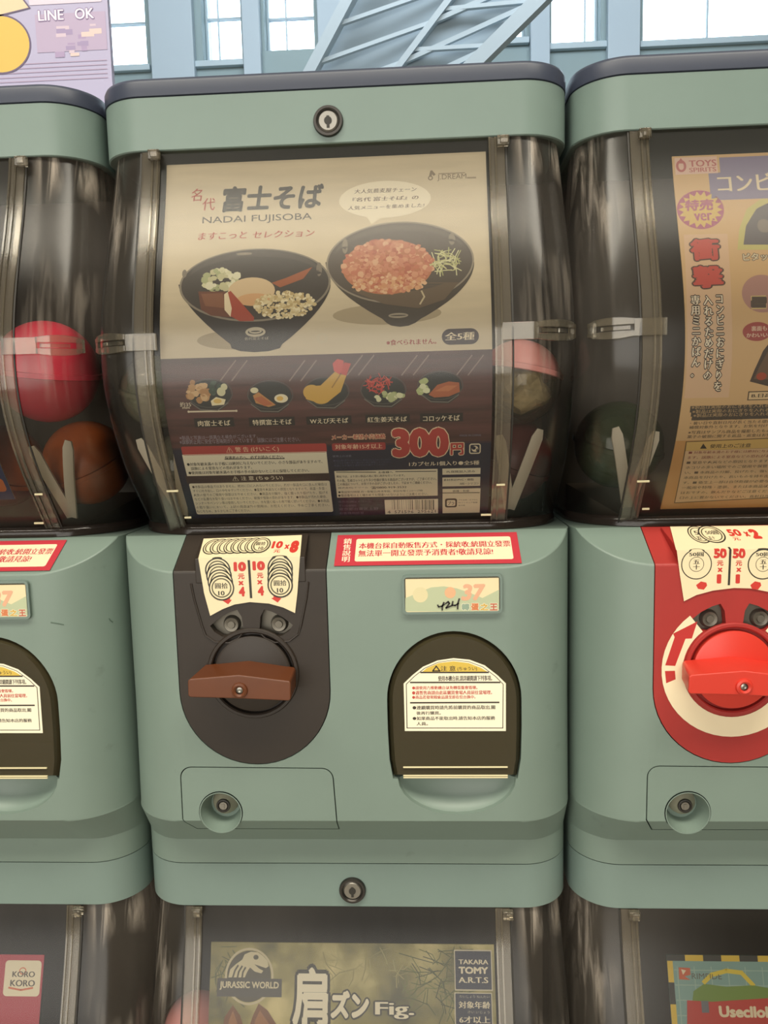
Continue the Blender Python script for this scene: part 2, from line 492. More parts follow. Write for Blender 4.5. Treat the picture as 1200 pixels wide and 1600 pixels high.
def print_part(name, ops, fn, parent, dz=0.0, lift=0.00025, bend=True, fold=False, clip=None):
    mb = MB(); inks = []
    for op in ops:
        for L, c, v, f in print_shapes(op):
            if clip and op[0] == 'C' and any(not (clip[0] < p[0]*1e-4 < clip[1] and clip[2] < p[1]*1e-4 < clip[3]) for p in v): continue
            if c not in inks: inks.append(c)
            if fold: v, f = slice_v(list(v), f, 0, fn.fold*1e4)
            elif bend and op[0] != 'T': v, f = slice_v(list(v), f)
            mb.add([fn(p[0]*1e-4, p[1]*1e-4, lift+L*0.00003) for p in v], f, inks.index(c))
    me = bpy.data.meshes.new(name)
    me.from_pydata([(x, y, z+dz) for x, y, z in mb.v], [], mb.f)
    for c in inks: me.materials.append(pm(c))
    me.polygons.foreach_set('material_index', mb.m)
    o = link(name, me, parent)
    return o
PRINTS = {
 'soba': [
  ('backdrop_print', [
   ('R',1,'WOOD',-1020,1318,940,1880,0),
   ('R',1,'1d1f38',-1020,1872,940,2430,0),
   ('L',2,'8f7a72',4,[(-569,1339),(-668,1454)]),
   ('L',2,'8f7a72',4,[(-501,1341),(-599,1456)]),
   ('L',2,'8f7a72',4,[(-158,1351),(-254,1466)]),
   ('L',2,'8f7a72',4,[(-90,1353),(-186,1468)]),
   ('L',2,'8f7a72',4,[(183,1331),(89,1442)]),
   ('L',2,'8f7a72',4,[(250,1333),(157,1443)]),
   ('L',2,'8f7a72',4,[(503,1340),(411,1451)]),
   ('L',2,'8f7a72',4,[(570,1342),(479,1452)]),
   ('L',2,'8f7a72',4,[(822,1349),(732,1459)]),
   ('L',2,'8f7a72',4,[(888,1351),(799,1461)]),
  ]),
  ('title_lettering', [
   ('T',3,'b4503f','名',-862,230,-792,316,0.01,0.1,'',0),
   ('T',3,'b4503f','代',-790,297,-711,381,0.01,0.1,'',0),
   ('T',3,'3e3c3a','富士そば',-666,225,-43,399,0.035,0.12,'',0),
   ('T',3,'514a44','NADAI FUJISOBA',-786,423,-115,481,0.005,0,'',0),
   ('T',3,'b4503f','ますこっと',-808,529,-508,580,0.02,0.15,'',0),
   ('T',3,'b4503f','セレクション',-473,533,-97,582,0.02,0.15,'',0),
  ]),
  ('maker_logo', [
   ('T',3,'8f7f6a','J.DREAM',644,203,819,247,-0.01,0,'',0),
   ('E',3,'8f7f6a',603,224,15,15,4,28),
   ('L',3,'8f7f6a',8,[(603,209),(610,181),(626,203)]),
   ('L',3,'a5947c',3,[(654,198),(810,198)]),
   ('L',3,'a5947c',5,[(826,232),(874,233)]),
  ]),
  ('speech_bubble', [
   ('E',2,'f2e6cc',326,353,277,123,0,40),
   ('P',2,'f2e6cc',[(207,452),(245,515),(320,461)]),
   ('T',3,'6b5145','大人気蕎麦屋チェーン',141,278,518,308,0.01,0.12,'',0),
   ('T',3,'6b5145','『名代 富士そば』の',129,333,529,362,0.02,0.12,'',0),
   ('T',3,'6b5145','人気メニューを集めました!',101,388,563,416,0.01,0.12,'',0),
  ]),
  ('bowl_picture', [
   ('E',2,'b3a284',-540,1217,257,58,0,30),
   ('P',3,'2f2824',[(-913,868),(-908,890),(-900,911),(-890,932),(-878,954),(-864,975),(-850,996),(-834,1017),(-817,1038),(-799,1059),(-780,1079),(-760,1100),(-739,1121),(-717,1141),(-695,1162),(-671,1182),(-647,1202),(-622,1223),(-597,1243),(-591,1267),(-540,1285),(-454,1294),(-368,1290),(-303,1275),(-289,1252),(-264,1233),(-239,1215),(-216,1196),(-194,1177),(-172,1158),(-151,1139),(-132,1120),(-113,1101),(-96,1082),(-79,1062),(-64,1043),(-50,1023),(-37,1003),(-26,983),(-16,963),(-8,943),(-2,922),(1,902)]),
   ('E',4,'8a8070',-453,882,454,232,0,56),
   ('E',5,'3f3833',-453,880,442,222,0,56),
   ('E',6,'4b443e',-456,815,388,150,0,48),
   ('E',7,'3f3833',-452,871,414,166,0,48),
   ('E',7,'8b8070',-521,682,49,9,0,28),
   ('E',7,'7d7264',-68,801,17,45,0,28),
   ('E',7,'7d7264',-879,799,14,26,0,28),
   ('C',7,['c9c49a','dcd8b0','aeb284','e5e0c0'],-650,850,108,67,60,10.5,27.9,3,0),
   ('P',8,'6e3f2c',[(-791,917),(-627,923),(-590,1085),(-711,1069),(-772,1031)]),
   ('P',8.5,'87563c',[(-774,932),(-644,933),(-625,1027),(-747,1009)]),
   ('E',9.5,'dcc199',-471,925,141,86,0,28),
   ('E',9.8,'d8a878',-453,980,106,39,0,28),
   ('P',10,'a8442f',[(-634,941),(-596,920),(-453,1089),(-456,1110),(-539,1109),(-604,1072)]),
   ('P',10.5,'ead8b4',[(-634,941),(-613,925),(-587,1029),(-594,1081),(-630,1038)]),
   ('P',9,'a35a34',[(-351,878),(-266,850),(-108,785),(-162,859),(-299,909)]),
   ('C',11,['e4d3a6','d5bf8d','efe2bd','c5ab78','dcc99a'],-272,1018,179,81,330,6.8,15.3,5,0),
   ('E',7,'c7bca4',-446,1176,60,29,9,28),
   ('E',7,'c7bca4',-446,1172,38,14,6,28),
   ('T',7,'a79c88','名代富士そば',-512,1205,-368,1223,0.02,0,'',0),
  ]),
  ('bowl_picture', [
   ('E',2,'b3a284',331,1094,319,62,0,30),
   ('P',3,'4b433a',[(-31,756),(-28,777),(-24,797),(-18,818),(-9,838),(2,859),(14,879),(29,900),(45,920),(63,940),(83,961),(104,981),(128,1001),(153,1021),(180,1041),(208,1061),(238,1081),(270,1101),(303,1121),(328,1146),(355,1163),(406,1172),(456,1167),(497,1151),(529,1128),(562,1111),(593,1093),(622,1075),(650,1057),(676,1039),(700,1021),(723,1002),(743,984),(762,965),(779,946),(795,927),(808,908),(820,889),(830,870),(837,850),(843,830),(847,810),(848,790)]),
   ('E',4,'968b7a',411,770,437,264,0,56),
   ('E',5,'564c43',411,770,427,254,0,56),
   ('E',6,'62584e',412,717,382,185,0,48),
   ('E',7,'564c43',417,764,403,198,0,48),
   ('P',7,'6b5a48',[(129,946),(315,1033),(517,1066),(669,1018),(755,915),(587,909),(316,935)]),
   ('E',7,'8b8070',86,657,17,49,0,28),
   ('E',7,'8b8070',721,635,20,38,0,28),
   ('E',8,'c07a56',338,800,268,175,0,40),
   ('C',9,['c8785a','d08a6c','d89a78','bb6a50','e0ae8a','cb8262'],338,793,265,171,520,8.5,22.1,9,0),
   ('C',10,['dda87c','e6bc94','d89a70'],350,914,220,51,90,6.8,16.9,11,0),
   ('C',8,['c8c48c','dad7a8','b3b378'],678,787,88,74,46,27.1,50.8,12,3),
   ('L',8,'c9b996',5,[(536,961),(552,997),(526,1040)]),
   ('E',7,'a39784',398,1105,58,15,7,28),
  ]),
  ('notice_lettering', [
   ('T',3,'a83f35','※食べられません。',325,1244,617,1279,0.03,0,'',0),
   ('R',3,'3a2a2c',649,1193,864,1285,125),
   ('T',4,'efdfc0','全5種',668,1212,840,1261,0.03,0.08,'',0),
  ]),
  ('hanger_dot', [
   ('E',3,'d8ccb0',-52,1224,30,30,6,28),
  ]),
  ('miniature_picture', [
   ('P',3,'2b2a2c',[(-875,1527),(-850,1589),(-803,1631),(-698,1637),(-641,1599),(-604,1535)]),
   ('E',4,'50504e',-739,1527,139,87,3,28),
   ('E',4,'25292b',-739,1527,129,80,0,28),
   ('L',5,'77736c',3,[(-860,1580),(-805,1623),(-701,1630),(-633,1586)]),
   ('C',6,['c49a6c','d8b488','b48656'],-803,1509,69,58,26,15.5,27.6,21,0),
   ('C',6,['41584a','2f4439'],-692,1498,45,37,10,13.8,24.2,22,0),
   ('E',7,'d8d4ae',-668,1519,26,26,0,28),
   ('E',7,'d8d4ae',-648,1491,20,20,0,28),
   ('P',8,'efe3bb',[(-736,1572),(-702,1549),(-645,1565),(-658,1596),(-732,1601)]),
   ('E',9,'e2c070',-695,1574,25,14,0,28),
   ('R',3,'1f1a1b',-853,1676,-610,1734,0),
   ('T',4,'efe2c4','肉富士そば',-833,1691,-634,1728,0.012,0,'',0),
  ]),
  ('miniature_picture', [
   ('P',3,'2b2a2c',[(-511,1546),(-485,1607),(-437,1649),(-333,1655),(-277,1618),(-241,1553)]),
   ('E',4,'50504e',-375,1546,138,87,3,28),
   ('E',4,'25292b',-375,1546,127,80,0,28),
   ('L',5,'77736c',3,[(-495,1598),(-440,1642),(-336,1648),(-269,1604)]),
   ('P',6,'c08850',[(-479,1546),(-443,1527),(-346,1606),(-390,1618),(-466,1592)]),
   ('P',7,'b86a44',[(-478,1564),(-428,1551),(-363,1602),(-416,1611)]),
   ('E',7,'e3dcb8',-468,1516,24,17,0,28),
   ('E',7,'f0e6c6',-311,1568,41,26,0,28),
   ('E',8,'e8bf62',-318,1568,20,14,0,28),
   ('R',3,'1f1a1b',-519,1681,-241,1736,0),
   ('T',4,'efe2c4','特撰富士そば',-498,1694,-260,1730,0.012,0,'',0),
  ]),
  ('miniature_picture', [
   ('P',3,'2b2a2c',[(-172,1532),(-145,1593),(-96,1635),(7,1641),(61,1604),(95,1540)]),
   ('E',4,'50504e',-38,1533,137,86,3,28),
   ('E',4,'25292b',-38,1533,126,79,0,28),
   ('L',5,'77736c',3,[(-155,1584),(-99,1628),(4,1634),(69,1590)]),
   ('P',7,'d6ab52',[(-170,1541),(-131,1500),(-71,1498),(18,1420),(48,1437),(86,1441),(47,1538),(-25,1591),(-94,1600),(-162,1576)]),
   ('E',6,'d6ab52',-125,1537,52,45,0,28),
   ('E',6,'d6ab52',-71,1566,58,42,0,28),
   ('L',8,'a47c38',4,[(48,1440),(-3,1511)]),
   ('P',8,'d5504a',[(12,1416),(6,1373),(35,1347),(72,1358),(66,1408),(45,1437)]),
   ('P',9,'c9443e',[(52,1434),(75,1368),(115,1376),(97,1415),(85,1445)]),
   ('R',3,'1f1a1b',-170,1683,102,1734,0),
   ('T',4,'efe2c4','Wえび天そば',-149,1696,82,1730,0.012,0,'',0),
  ]),
  ('miniature_picture', [
   ('P',3,'2b2a2c',[(167,1533),(195,1594),(245,1635),(348,1642),(400,1605),(433,1540)]),
   ('E',4,'50504e',300,1533,136,86,3,28),
   ('E',4,'25292b',300,1533,126,79,0,28),
   ('L',5,'77736c',3,[(186,1585),(242,1628),(345,1634),(408,1591)]),
   ('C',6,['c4413a','d45a4c','b5362f'],276,1502,78,48,46,13.6,27.1,31,3),
   ('C',7,['b9c08e','dfe0b8','96a36c'],336,1575,82,24,20,13.7,22.2,32,0),
   ('R',3,'1f1a1b',186,1682,452,1734,0),
   ('T',4,'efe2c4','紅生姜天そば',197,1696,435,1730,0.012,0,'',0),
  ]),
  ('miniature_picture', [
   ('P',3,'2b2a2c',[(503,1517),(532,1577),(583,1618),(685,1624),(736,1588),(767,1524)]),
   ('E',4,'50504e',635,1517,135,85,3,28),
   ('E',4,'25292b',635,1517,125,78,0,28),
   ('L',5,'77736c',3,[(522,1568),(579,1611),(681,1617),(743,1574)]),
   ('C',6,['b9c48a','e3e6be'],537,1514,30,58,9,20.0,30.0,41,0),
   ('P',7,'b0623e',[(566,1569),(618,1513),(686,1495),(746,1503),(750,1557),(685,1583),(600,1587)]),
   ('P',8,'c4784e',[(601,1550),(669,1518),(736,1520),(685,1552)]),
   ('R',3,'1f1a1b',513,1683,768,1737,0),
   ('T',4,'efe2c4','コロッケそば',530,1696,749,1733,0.012,0,'',0),
  ]),
  ('scale_print', [
   ('L',4,'d8ccb4',5,[(-879,1634),(-588,1636)]),
   ('E',4,'d8ccb4',-879,1634,7,7,0,28),
   ('E',4,'d8ccb4',-588,1636,7,7,0,28),
   ('T',4,'d8ccb4','約35',-926,1574,-859,1604,0.01,0,'',0),
   ('T',4,'d8ccb4','mm',-914,1605,-869,1616,0.02,0,'',0),
  ]),
  ('warning_print', [
   ('T',3,'9a92a0','※製品と写真は一部異なる場合がございます。',-961,1787,-478,1813,0,0,'',0),
   ('T',3,'9a92a0','※誤飲防止用に安全な苦味剤が入っています。誤飲にはご注意ください。',-965,1812,-219,1845,0,0,'',0),
   ('R',2,'b4423f',-964,1860,-63,1923,12),
   ('R',2,'f7efd8',-967,1917,-66,2077,3),
   ('R',2,'3b2626',-979,2073,-62,2136,0),
   ('R',2,'f7efd8',-969,2136,-66,2396,12),
   ('T',4,'f0c8a8','⚠ 警 告 (けいこく)',-685,1871,-358,1912,0.015,0,'',0),
   ('T',3,'2b2622','保護者の方へ、必ずお読みください。',-703,1934,-331,1960,0.03,0,'',0),
   ('L',3,'2b2622',3,[(-705,1955),(-332,1961)]),
   ('T',3,'2b2622','●対象年齢未満のお子様には絶対に与えないでください。小さな部品がありますので、',-950,1975,-98,2001,0.02,0,'',0),
   ('T',3,'2b2622','誤飲による窒息などの恐れがあります。',-931,2007,-544,2032,0.02,0,'',0),
   ('T',3,'2b2622','●使用後は対象年齢未満のお子様の手の届かないところに保管してください。',-953,2040,-187,2065,0.02,0,'',0),
   ('T',4,'f7efd8','⚠ 注 意 (ちゅうい)',-682,2086,-359,2125,0.01,0,'',0),
   ('T',3,'4a4036','●本製品は食品ではありません。絶対に口に入れないでください。万が一製品を口に含んだ場合は',-952,2152,-86,2176,0.0,0,'',0),
   ('T',3,'4a4036','すぐに吐き出し、口の中をゆすいでください。●窒息や火災などの原因となりますので、高温・多湿・',-954,2185,-93,2209,0.0,0,'',0),
   ('T',3,'4a4036','火気の傍でのご使用や保管はおやめください。●商品を分解や、強く握ったり投げたり、投げる',-956,2219,-86,2244,0.0,0,'',0),
   ('T',3,'4a4036','などの乱暴なお取り扱いはおやめください。破損や怪我の恐れがあります。●本製品が汚れた場合、',-957,2253,-96,2278,0.0,0,'',0),
   ('T',3,'4a4036','シンナーやベンジン等は使用しないでください。水を固く絞った布で軽く拭いてください。●本商品',-959,2288,-85,2313,0.0,0,'',0),
   ('T',3,'4a4036','の取り扱いにおいて、上記の用途以外の使用は、お控えください。予めご了承ください。',-961,2323,-87,2348,0.0,0,'',0),
   ('T',3,'4a4036','ねじをなめ、あらかじめご了承ください。',-964,2358,-610,2382,0.0,0,'',0),
  ]),
  ('price_lettering', [
   ('T',4,'a8352f','メーカー希望小売価格',-27,1804,302,1839,0.03,0,'efd2b0',0.08),
   ('R',3,'a53a3a',-29,1862,299,1914,12),
   ('T',4,'f0cdb0','対象年齢15才以上',-11,1870,280,1905,0.02,0,'',0),
   ('T',4,'b8413d','300',337,1772,685,1972,0.065,0,'efd8b8',0.09),
   ('T',4,'b8413d','円',694,1878,775,1963,0.04,0,'efd8b8',0.09),
   ('T',4,'efe2c8','1カプセル1個入り●全5種',439,2005,872,2039,0.02,0,'',0),
   ('T',3,'777a90','MADE IN CHINA',749,1823,878,1836,0,0,'',0),
  ]),
  ('price_emblem', [
   ('R',3,'e8dcc0',808,1886,878,1958,15),
   ('R',4,'1d1f38',815,1894,871,1950,8),
   ('E',5,'e8dcc0',843,1922,20,21,0,28),
   ('E',6,'1d1f38',836,1916,12,12,0,28),
   ('P',6,'1d1f38',[(847,1934),(861,1939),(859,1914)]),
  ]),
  ('company_print', [
   ('T',3,'777a90','使用上の注意',-31,1945,85,1960,0,0,'',0),
   ('T',3,'4d5070','●本品は食べ物ではありません。絶対に口に入れないでください。',-29,1978,332,1992,0,0,'',0),
   ('T',3,'4d5070','小さなお子様の手の届かない所に保管してください。',-26,1995,331,2010,0,0,'',0),
   ('T',3,'4d5070','高温になる場所や直射日光を避けてください。',-28,2014,305,2029,0,0,'',0),
   ('R',2,'f4ead0',-30,2063,615,2276,0),
   ('T',3,'2b2622','お客様へ',246,2071,337,2088,0.03,0,'',0),
   ('L',3,'2b2622',3,[(-17,2071),(229,2078)]),
   ('L',3,'2b2622',3,[(354,2077),(605,2080)]),
   ('T',3,'38302a','弊社では、より良い製品の為に常に改良を行っています。',-20,2097,410,2116,0.015,0,'',0),
   ('T',3,'38302a','その為、生産ロットにより多少仕様が異なる商品がございますが、ご了承ください。',-20,2126,607,2150,0.015,0,'',0),
   ('T',3,'38302a','この商品について、お気づきの点がございましたら、下記までご連絡ください。',-18,2155,578,2178,0.015,0,'',0),
   ('T',3,'38302a','株式会社J.ドリーム',-17,2189,173,2205,0,0,'',0),
   ('T',3,'38302a','☎0800-919-3532',191,2188,418,2212,0.02,0,'',0),
   ('T',3,'38302a','●電話受付時間 月〜金曜日(年末年始、祝日を除く)10〜17時',-19,2222,520,2243,0,0,'',0),
   ('T',3,'38302a','●電話番号はよく確かめてお間違いのないようにご注意ください。',-22,2248,555,2270,0,0,'',0),
   ('T',3,'6c6a80','発売元:(株)J.ドリーム',-27,2304,188,2323,0,0,'',0),
   ('T',3,'6c6a80','〒110-0005',-25,2337,88,2354,0,0,'',0),
   ('T',3,'6c6a80','東京都台東区上野',-28,2363,230,2387,0,0,'',0),
   ('T',3,'6c6a80','お客様相談室',-26,2399,133,2419,0,0,'',0),
   ('R',2,'f4ead0',645,2062,881,2109,0),
   ('T',3,'2b2622','PL保険加入済み',672,2077,848,2096,0.01,0,'',0),
   ('R',2,'f4ead0',645,2131,882,2202,0),
   ('T',3,'2b2622','素材表記/PVC・樹脂',652,2141,841,2159,0.01,0,'',0),
   ('T',3,'2b2622','ABS・シリコン',753,2173,873,2191,0.01,0,'',0),
   ('R',2,'f4ead0',646,2222,886,2426,0),
   ('T',3,'2b2622','容器・包装',710,2232,815,2250,0.01,0,'',0),
   ('L',3,'2b2622',3,[(648,2255),(879,2258)]),
   ('R',3,'2b2622',662,2302,738,2377,14),
   ('R',4,'f4ead0',673,2315,728,2365,10),
   ('T',5,'2b2622','プラ',679,2324,721,2357,0.03,0,'',0),
   ('T',3,'2b2622','プラ:台紙・カプセル',748,2311,870,2322,0,0,'',0),
   ('T',3,'2b2622','PS:ミニチュア容器',748,2333,869,2344,0,0,'',0),
   ('T',3,'2b2622','紙:中紙',748,2356,791,2367,0,0,'',0),
  ]),
  ('barcode_print', [
   ('R',2,'f7f0dc',273,2303,617,2426,0),
   ('R',3,'2b2622',319,2303,318,2387,0),
   ('R',3,'2b2622',325,2303,324,2387,0),
   ('R',3,'2b2622',333,2304,337,2387,0),
   ('R',3,'2b2622',344,2304,343,2387,0),
   ('R',3,'2b2622',349,2304,349,2388,0),
   ('R',3,'2b2622',355,2304,359,2388,0),
   ('R',3,'2b2622',367,2304,369,2388,0),
   ('R',3,'2b2622',374,2305,374,2388,0),
   ('R',3,'2b2622',382,2305,384,2388,0),
   ('R',3,'2b2622',390,2305,390,2389,0),
   ('R',3,'2b2622',396,2305,397,2389,0),
   ('R',3,'2b2622',403,2305,403,2389,0),
   ('R',3,'2b2622',411,2306,413,2389,0),
   ('R',3,'2b2622',419,2306,419,2389,0),
   ('R',3,'2b2622',424,2306,426,2390,0),
   ('R',3,'2b2622',432,2306,434,2390,0),
   ('R',3,'2b2622',439,2306,442,2390,0),
   ('R',3,'2b2622',449,2307,454,2390,0),
   ('R',3,'2b2622',462,2307,462,2390,0),
   ('R',3,'2b2622',467,2307,468,2391,0),
   ('R',3,'2b2622',473,2307,476,2391,0),
   ('R',3,'2b2622',480,2307,483,2391,0),
   ('R',3,'2b2622',487,2308,490,2391,0),
   ('R',3,'2b2622',497,2308,500,2391,0),
   ('R',3,'2b2622',507,2308,508,2392,0),
   ('R',3,'2b2622',513,2308,519,2392,0),
   ('R',3,'2b2622',526,2309,529,2392,0),
   ('R',3,'2b2622',534,2309,540,2392,0),
   ('R',3,'2b2622',543,2309,545,2393,0),
   ('R',3,'2b2622',550,2309,553,2393,0),
   ('R',3,'2b2622',557,2309,559,2393,0),
   ('R',3,'2b2622',562,2310,568,2393,0),
   ('R',3,'2b2622',574,2310,578,2393,0),
   ('R',3,'2b2622',584,2310,591,2394,0),
   ('T',3,'2b2622','4  571596  295621',288,2394,601,2419,0,0,'',0),
  ]),
 ],
 'onigiri': [
  ('backdrop_print', [
   ('R',1,'cf9a5c',-890,1560,940,2426,0),
   ('R',2,'d7b283',-890,149,940,1900,0),
  ]),
  ('title_lettering', [
   ('R',3,'8d84a0',-685,265,-162,445,0),
   ('R',3,'8d84a0',-616,169,-146,296,0),
   ('T',4,'e8d6b8','コンビニ',-640,274,-219,395,0.03,0,'',0),
  ]),
  ('maker_logo', [
   ('R',3,'e2bfae',-876,160,-629,268,0),
   ('E',4,'c0706e',-840,214,30,39,9,28),
   ('P',4,'c0706e',[(-861,196),(-839,162),(-817,198)]),
   ('T',4,'c0706e','TOYS',-794,178,-634,223,0.03,0,'',0),
   ('T',4,'c0706e','SPIRITS',-795,227,-638,257,0.02,0,'',0),
  ]),
  ('starburst_print', [
   ('E',3,'b0607c',-752,503,135,127,0,40),
   ('P',4,'d8b66a',[(-624,508),(-658,523),(-636,549),(-672,552),(-661,585),(-696,576),(-698,610),(-727,590),(-741,622),(-760,594),(-785,621),(-793,587),(-826,605),(-821,570),(-857,576),(-840,545),(-876,539),(-849,514),(-880,497),(-846,483),(-869,456),(-832,453),(-843,420),(-808,430),(-807,395),(-777,415),(-763,382),(-743,411),(-719,384),(-711,418),(-678,401),(-683,435),(-646,429),(-663,461),(-627,467),(-655,491)]),
   ('T',5,'b0607c','特売',-840,435,-670,510,0.04,0.15,'',0),
   ('T',5,'b0607c','ver.',-793,523,-676,579,0.03,0,'',0),
  ]),
  ('vertical_lettering', [
   ('P',3,'dcb896',[(-863,662),(-614,666),(-628,1142),(-624,1633),(-878,1631),(-880,1134)]),
   ('T',5,'c8554c','衝',-835,692,-665,832,0.05,0,'5a4640',0.1),
   ('T',5,'c8554c','撃',-835,863,-661,1002,0.05,0,'5a4640',0.1),
   ('T',5,'efe2ca','コ\nン\nビ\nニ\nお\nに\nぎ\nり\nを',-715,1045,-670,1594,0.03,0,'4a3c34',0.11),
   ('T',5,'efe2ca','入\nれ\nる\nた\nめ\nだ\nけ\nの',-783,1045,-731,1526,0.03,0,'4a3c34',0.11),
   ('T',5,'efe2ca','専\n用\nミ\nニ\nか\nば\nん\n。',-854,1041,-802,1511,0.03,0,'4a3c34',0.11),
  ]),
  ('bag_picture', [
   ('P',3,'c9bf7a',[(-567,771),(-544,640),(-486,509),(-396,446),(-163,456),(-108,789)]),
   ('P',4,'6a6468',[(-530,740),(-503,620),(-432,511),(-360,475),(-236,497),(-171,754)]),
   ('E',5,'8a8078',-401,624,38,44,0,28),
   ('T',5,'d8c8a8','ビタッ',-541,796,-404,844,0.04,0,'5a5048',0.1),
   ('E',3,'b58a80',-451,1043,114,112,0,36),
   ('R',4,'d8c084',-516,1056,-432,1134,0),
   ('L',5,'5c5048',12,[(-505,1072),(-439,1074),(-440,1094),(-507,1092),(-508,1115),(-441,1117)]),
  ]),
  ('bag_picture', [
   ('P',3,'4a3e38',[(-515,1543),(-494,1476),(-452,1371),(-416,1324),(-366,1373),(-284,1559),(-397,1576)]),
   ('P',4,'6d5646',[(-494,1529),(-467,1457),(-424,1372),(-344,1538)]),
   ('E',5,'a84a34',-452,1515,29,22,0,28),
   ('E',3,'a8504c',-488,1262,81,54,0,30),
   ('T',5,'e8d0b8','裏面も',-521,1230,-433,1260,0.02,0,'',0),
   ('T',5,'e8d0b8','かわいい',-548,1270,-430,1295,0.02,0,'',0),
   ('R',3,'4a3c30',-516,1600,-203,1653,0),
   ('R',4,'e0c49a',-510,1606,-208,1648,0),
   ('T',5,'3c3028','B.日高',-495,1613,-381,1638,0.03,0,'',0),
  ]),
  ('notice_print', [
   ('R',3,'4a423c',-836,1679,51,1718,0),
   ('T',4,'c8a87c','※製品は実際のおにぎりを入れるものではありませんのでご注意',-829,1675,41,1699,0,0,'',0),
   ('R',3,'4a423c',-827,1706,57,1744,0),
   ('T',4,'c8a87c','※製品は実際のおにぎりを入れるものではありませんのでご注意',-821,1702,47,1725,0,0,'',0),
   ('R',3,'4a423c',-819,1730,62,1768,0),
   ('T',4,'c8a87c','※製品は実際のおにぎりを入れるものではありませんのでご注意',-812,1726,52,1749,0,0,'',0),
   ('T',4,'4a3c30','・保冷剤は、溶ける過程で、お酒がバック本体に込み込む場合',-822,1748,-47,1770,0.012,0,'',0),
   ('T',4,'4a3c30','・暑い日や直射日光が長く当たる環境、また長時間放置の場合',-824,1775,-41,1796,0.012,0,'',0),
   ('T',4,'4a3c30','補償対象外となります。お気を付けてご使用下さい。ご了承く',-825,1802,-34,1823,0.012,0,'',0),
   ('T',4,'4a3c30','※写真はサンプル商品を撮影したものになります。実際の商品',-826,1834,-26,1857,0.012,0,'',0),
   ('T',4,'4a3c30','菓子の破損に関する返品・返金はお受けできませんのでご了承',-827,1863,-19,1885,0.012,0,'',0),
   ('P',3,'6a5030',[(-830,1905),(37,1885),(173,2332),(-813,2379)]),
   ('P',4,'d9b46c',[(-824,1910),(33,1891),(51,1957),(-820,1971)]),
   ('P',4,'e0bd94',[(-821,1972),(52,1959),(164,2324),(-808,2372)]),
   ('P',5,'2b241c',[(-737,1958),(-724,1922),(-697,1958)]),
   ('T',5,'3a2e22','使用上のご注意',-681,1927,-441,1957,0.02,0,'',0),
   ('T',5,'8a4038','■ 対象年齢未満のお子様には絶対に与えないでください。小さな部',-799,1974,0,1994,0.012,0,'',0),
   ('T',5,'8a4038','ます。誤飲による窒息などの恐れがあります。ご使用前に必ず',-799,2009,10,2031,0.012,0,'',0),
   ('T',5,'5a4838','■ 窒息や火災などの原因となりますので、高温・多湿・火気',-798,2046,21,2068,0.012,0,'',0),
   ('T',5,'5a4838','ホコリの多い場所でのご使用や保管はおやめください。破損',-796,2083,32,2106,0.012,0,'',0),
   ('T',5,'5a4838','い。■ 本商品の分解、投げたり、強い衝撃から落すなどの乱暴',-795,2122,44,2144,0.012,0,'',0),
   ('T',5,'5a4838','本商品を分けたり、長いものを持ち出さないでください。怪我',-793,2160,56,2183,0.012,0,'',0),
   ('T',5,'5a4838','す。■ 衛生上一部は自然乾燥が必要な場合に従って保管くださ',-791,2200,68,2223,0.012,0,'',0),
   ('T',5,'5a4838','一般用や特殊・塗装、または本商品以外への使用はおやめくだ',-789,2239,81,2264,0.012,0,'',0),
   ('T',5,'5a4838','はおですの、飲んだりなどご注意ください。■ 本製品を開封後',-787,2280,93,2304,0.012,0,'',0),
   ('T',5,'5a4838','口の上に置かないでください。直射日光が長時間当たるとしてい',-785,2322,106,2345,0.012,0,'',0),
  ]),
 ],
 'left': [
  ('backdrop_print', [
   ('R',1,'20305c',-1000,1700,790,2236,0),
   ('R',2,'c46a34',600,2060,765,2170,30),
  ]),
 ],
 'dino': [
  ('backdrop_print', [
   ('R',1,'FOREST',-990,279,940,2430,0),
   ('C',2,['4d5428','3b4220','6b7038','565c2c'],582,493,243,218,70,44.2,132.5,51,3),
   ('C',2,['4a4c2a','5d5f34'],-891,468,137,202,40,36.5,91.3,52,3),
   ('C',2,['8c8650','a39a62'],70,397,314,182,30,44.9,112.1,53,3),
  ]),
  ('emblem_print', [
   ('E',3,'c8bb98',-721,491,167,177,9,44),
   ('E',3,'4a4434',-721,491,149,159,0,44),
   ('P',4,'d3c7a4',[(-864,500),(-853,451),(-813,416),(-772,389),(-755,355),(-712,338),(-666,342),(-631,362),(-597,395),(-589,428),(-607,440),(-657,425),(-687,417),(-657,441),(-625,457),(-638,473),(-684,462),(-716,437),(-734,462),(-751,499)]),
   ('E',5,'4a4434',-677,373,18,15,0,28),
   ('L',5,'4a4434',6,[(-833,500),(-820,457),(-799,426)]),
   ('L',5,'4a4434',6,[(-801,500),(-793,463),(-771,430)]),
   ('L',5,'4a4434',6,[(-769,499),(-765,467),(-748,438)]),
   ('R',6,'4a4640',-939,505,-496,617,0),
   ('T',7,'d8ccac','JURASSIC WORLD',-922,523,-516,577,0.035,0,'',0),
   ('P',4,'7a4a24',[(-903,871),(-880,740),(-827,669),(-775,729),(-750,798),(-719,868)]),
   ('P',4,'7a4a24',[(-714,808),(-689,732),(-651,657),(-589,697),(-531,776),(-525,865),(-719,868)]),
   ('P',5,'a0683a',[(-860,870),(-850,760),(-825,700),(-796,769),(-780,869)]),
   ('P',5,'a0683a',[(-686,867),(-671,757),(-641,697),(-580,776),(-570,866)]),
  ]),
  ('title_lettering', [
   ('T',5,'f0e6cc','肩',-422,430,-180,801,0.034,0,'241f16',0.1),
   ('T',5,'f0e6cc','ズン',-164,571,96,741,0.06,0,'241f16',0.13),
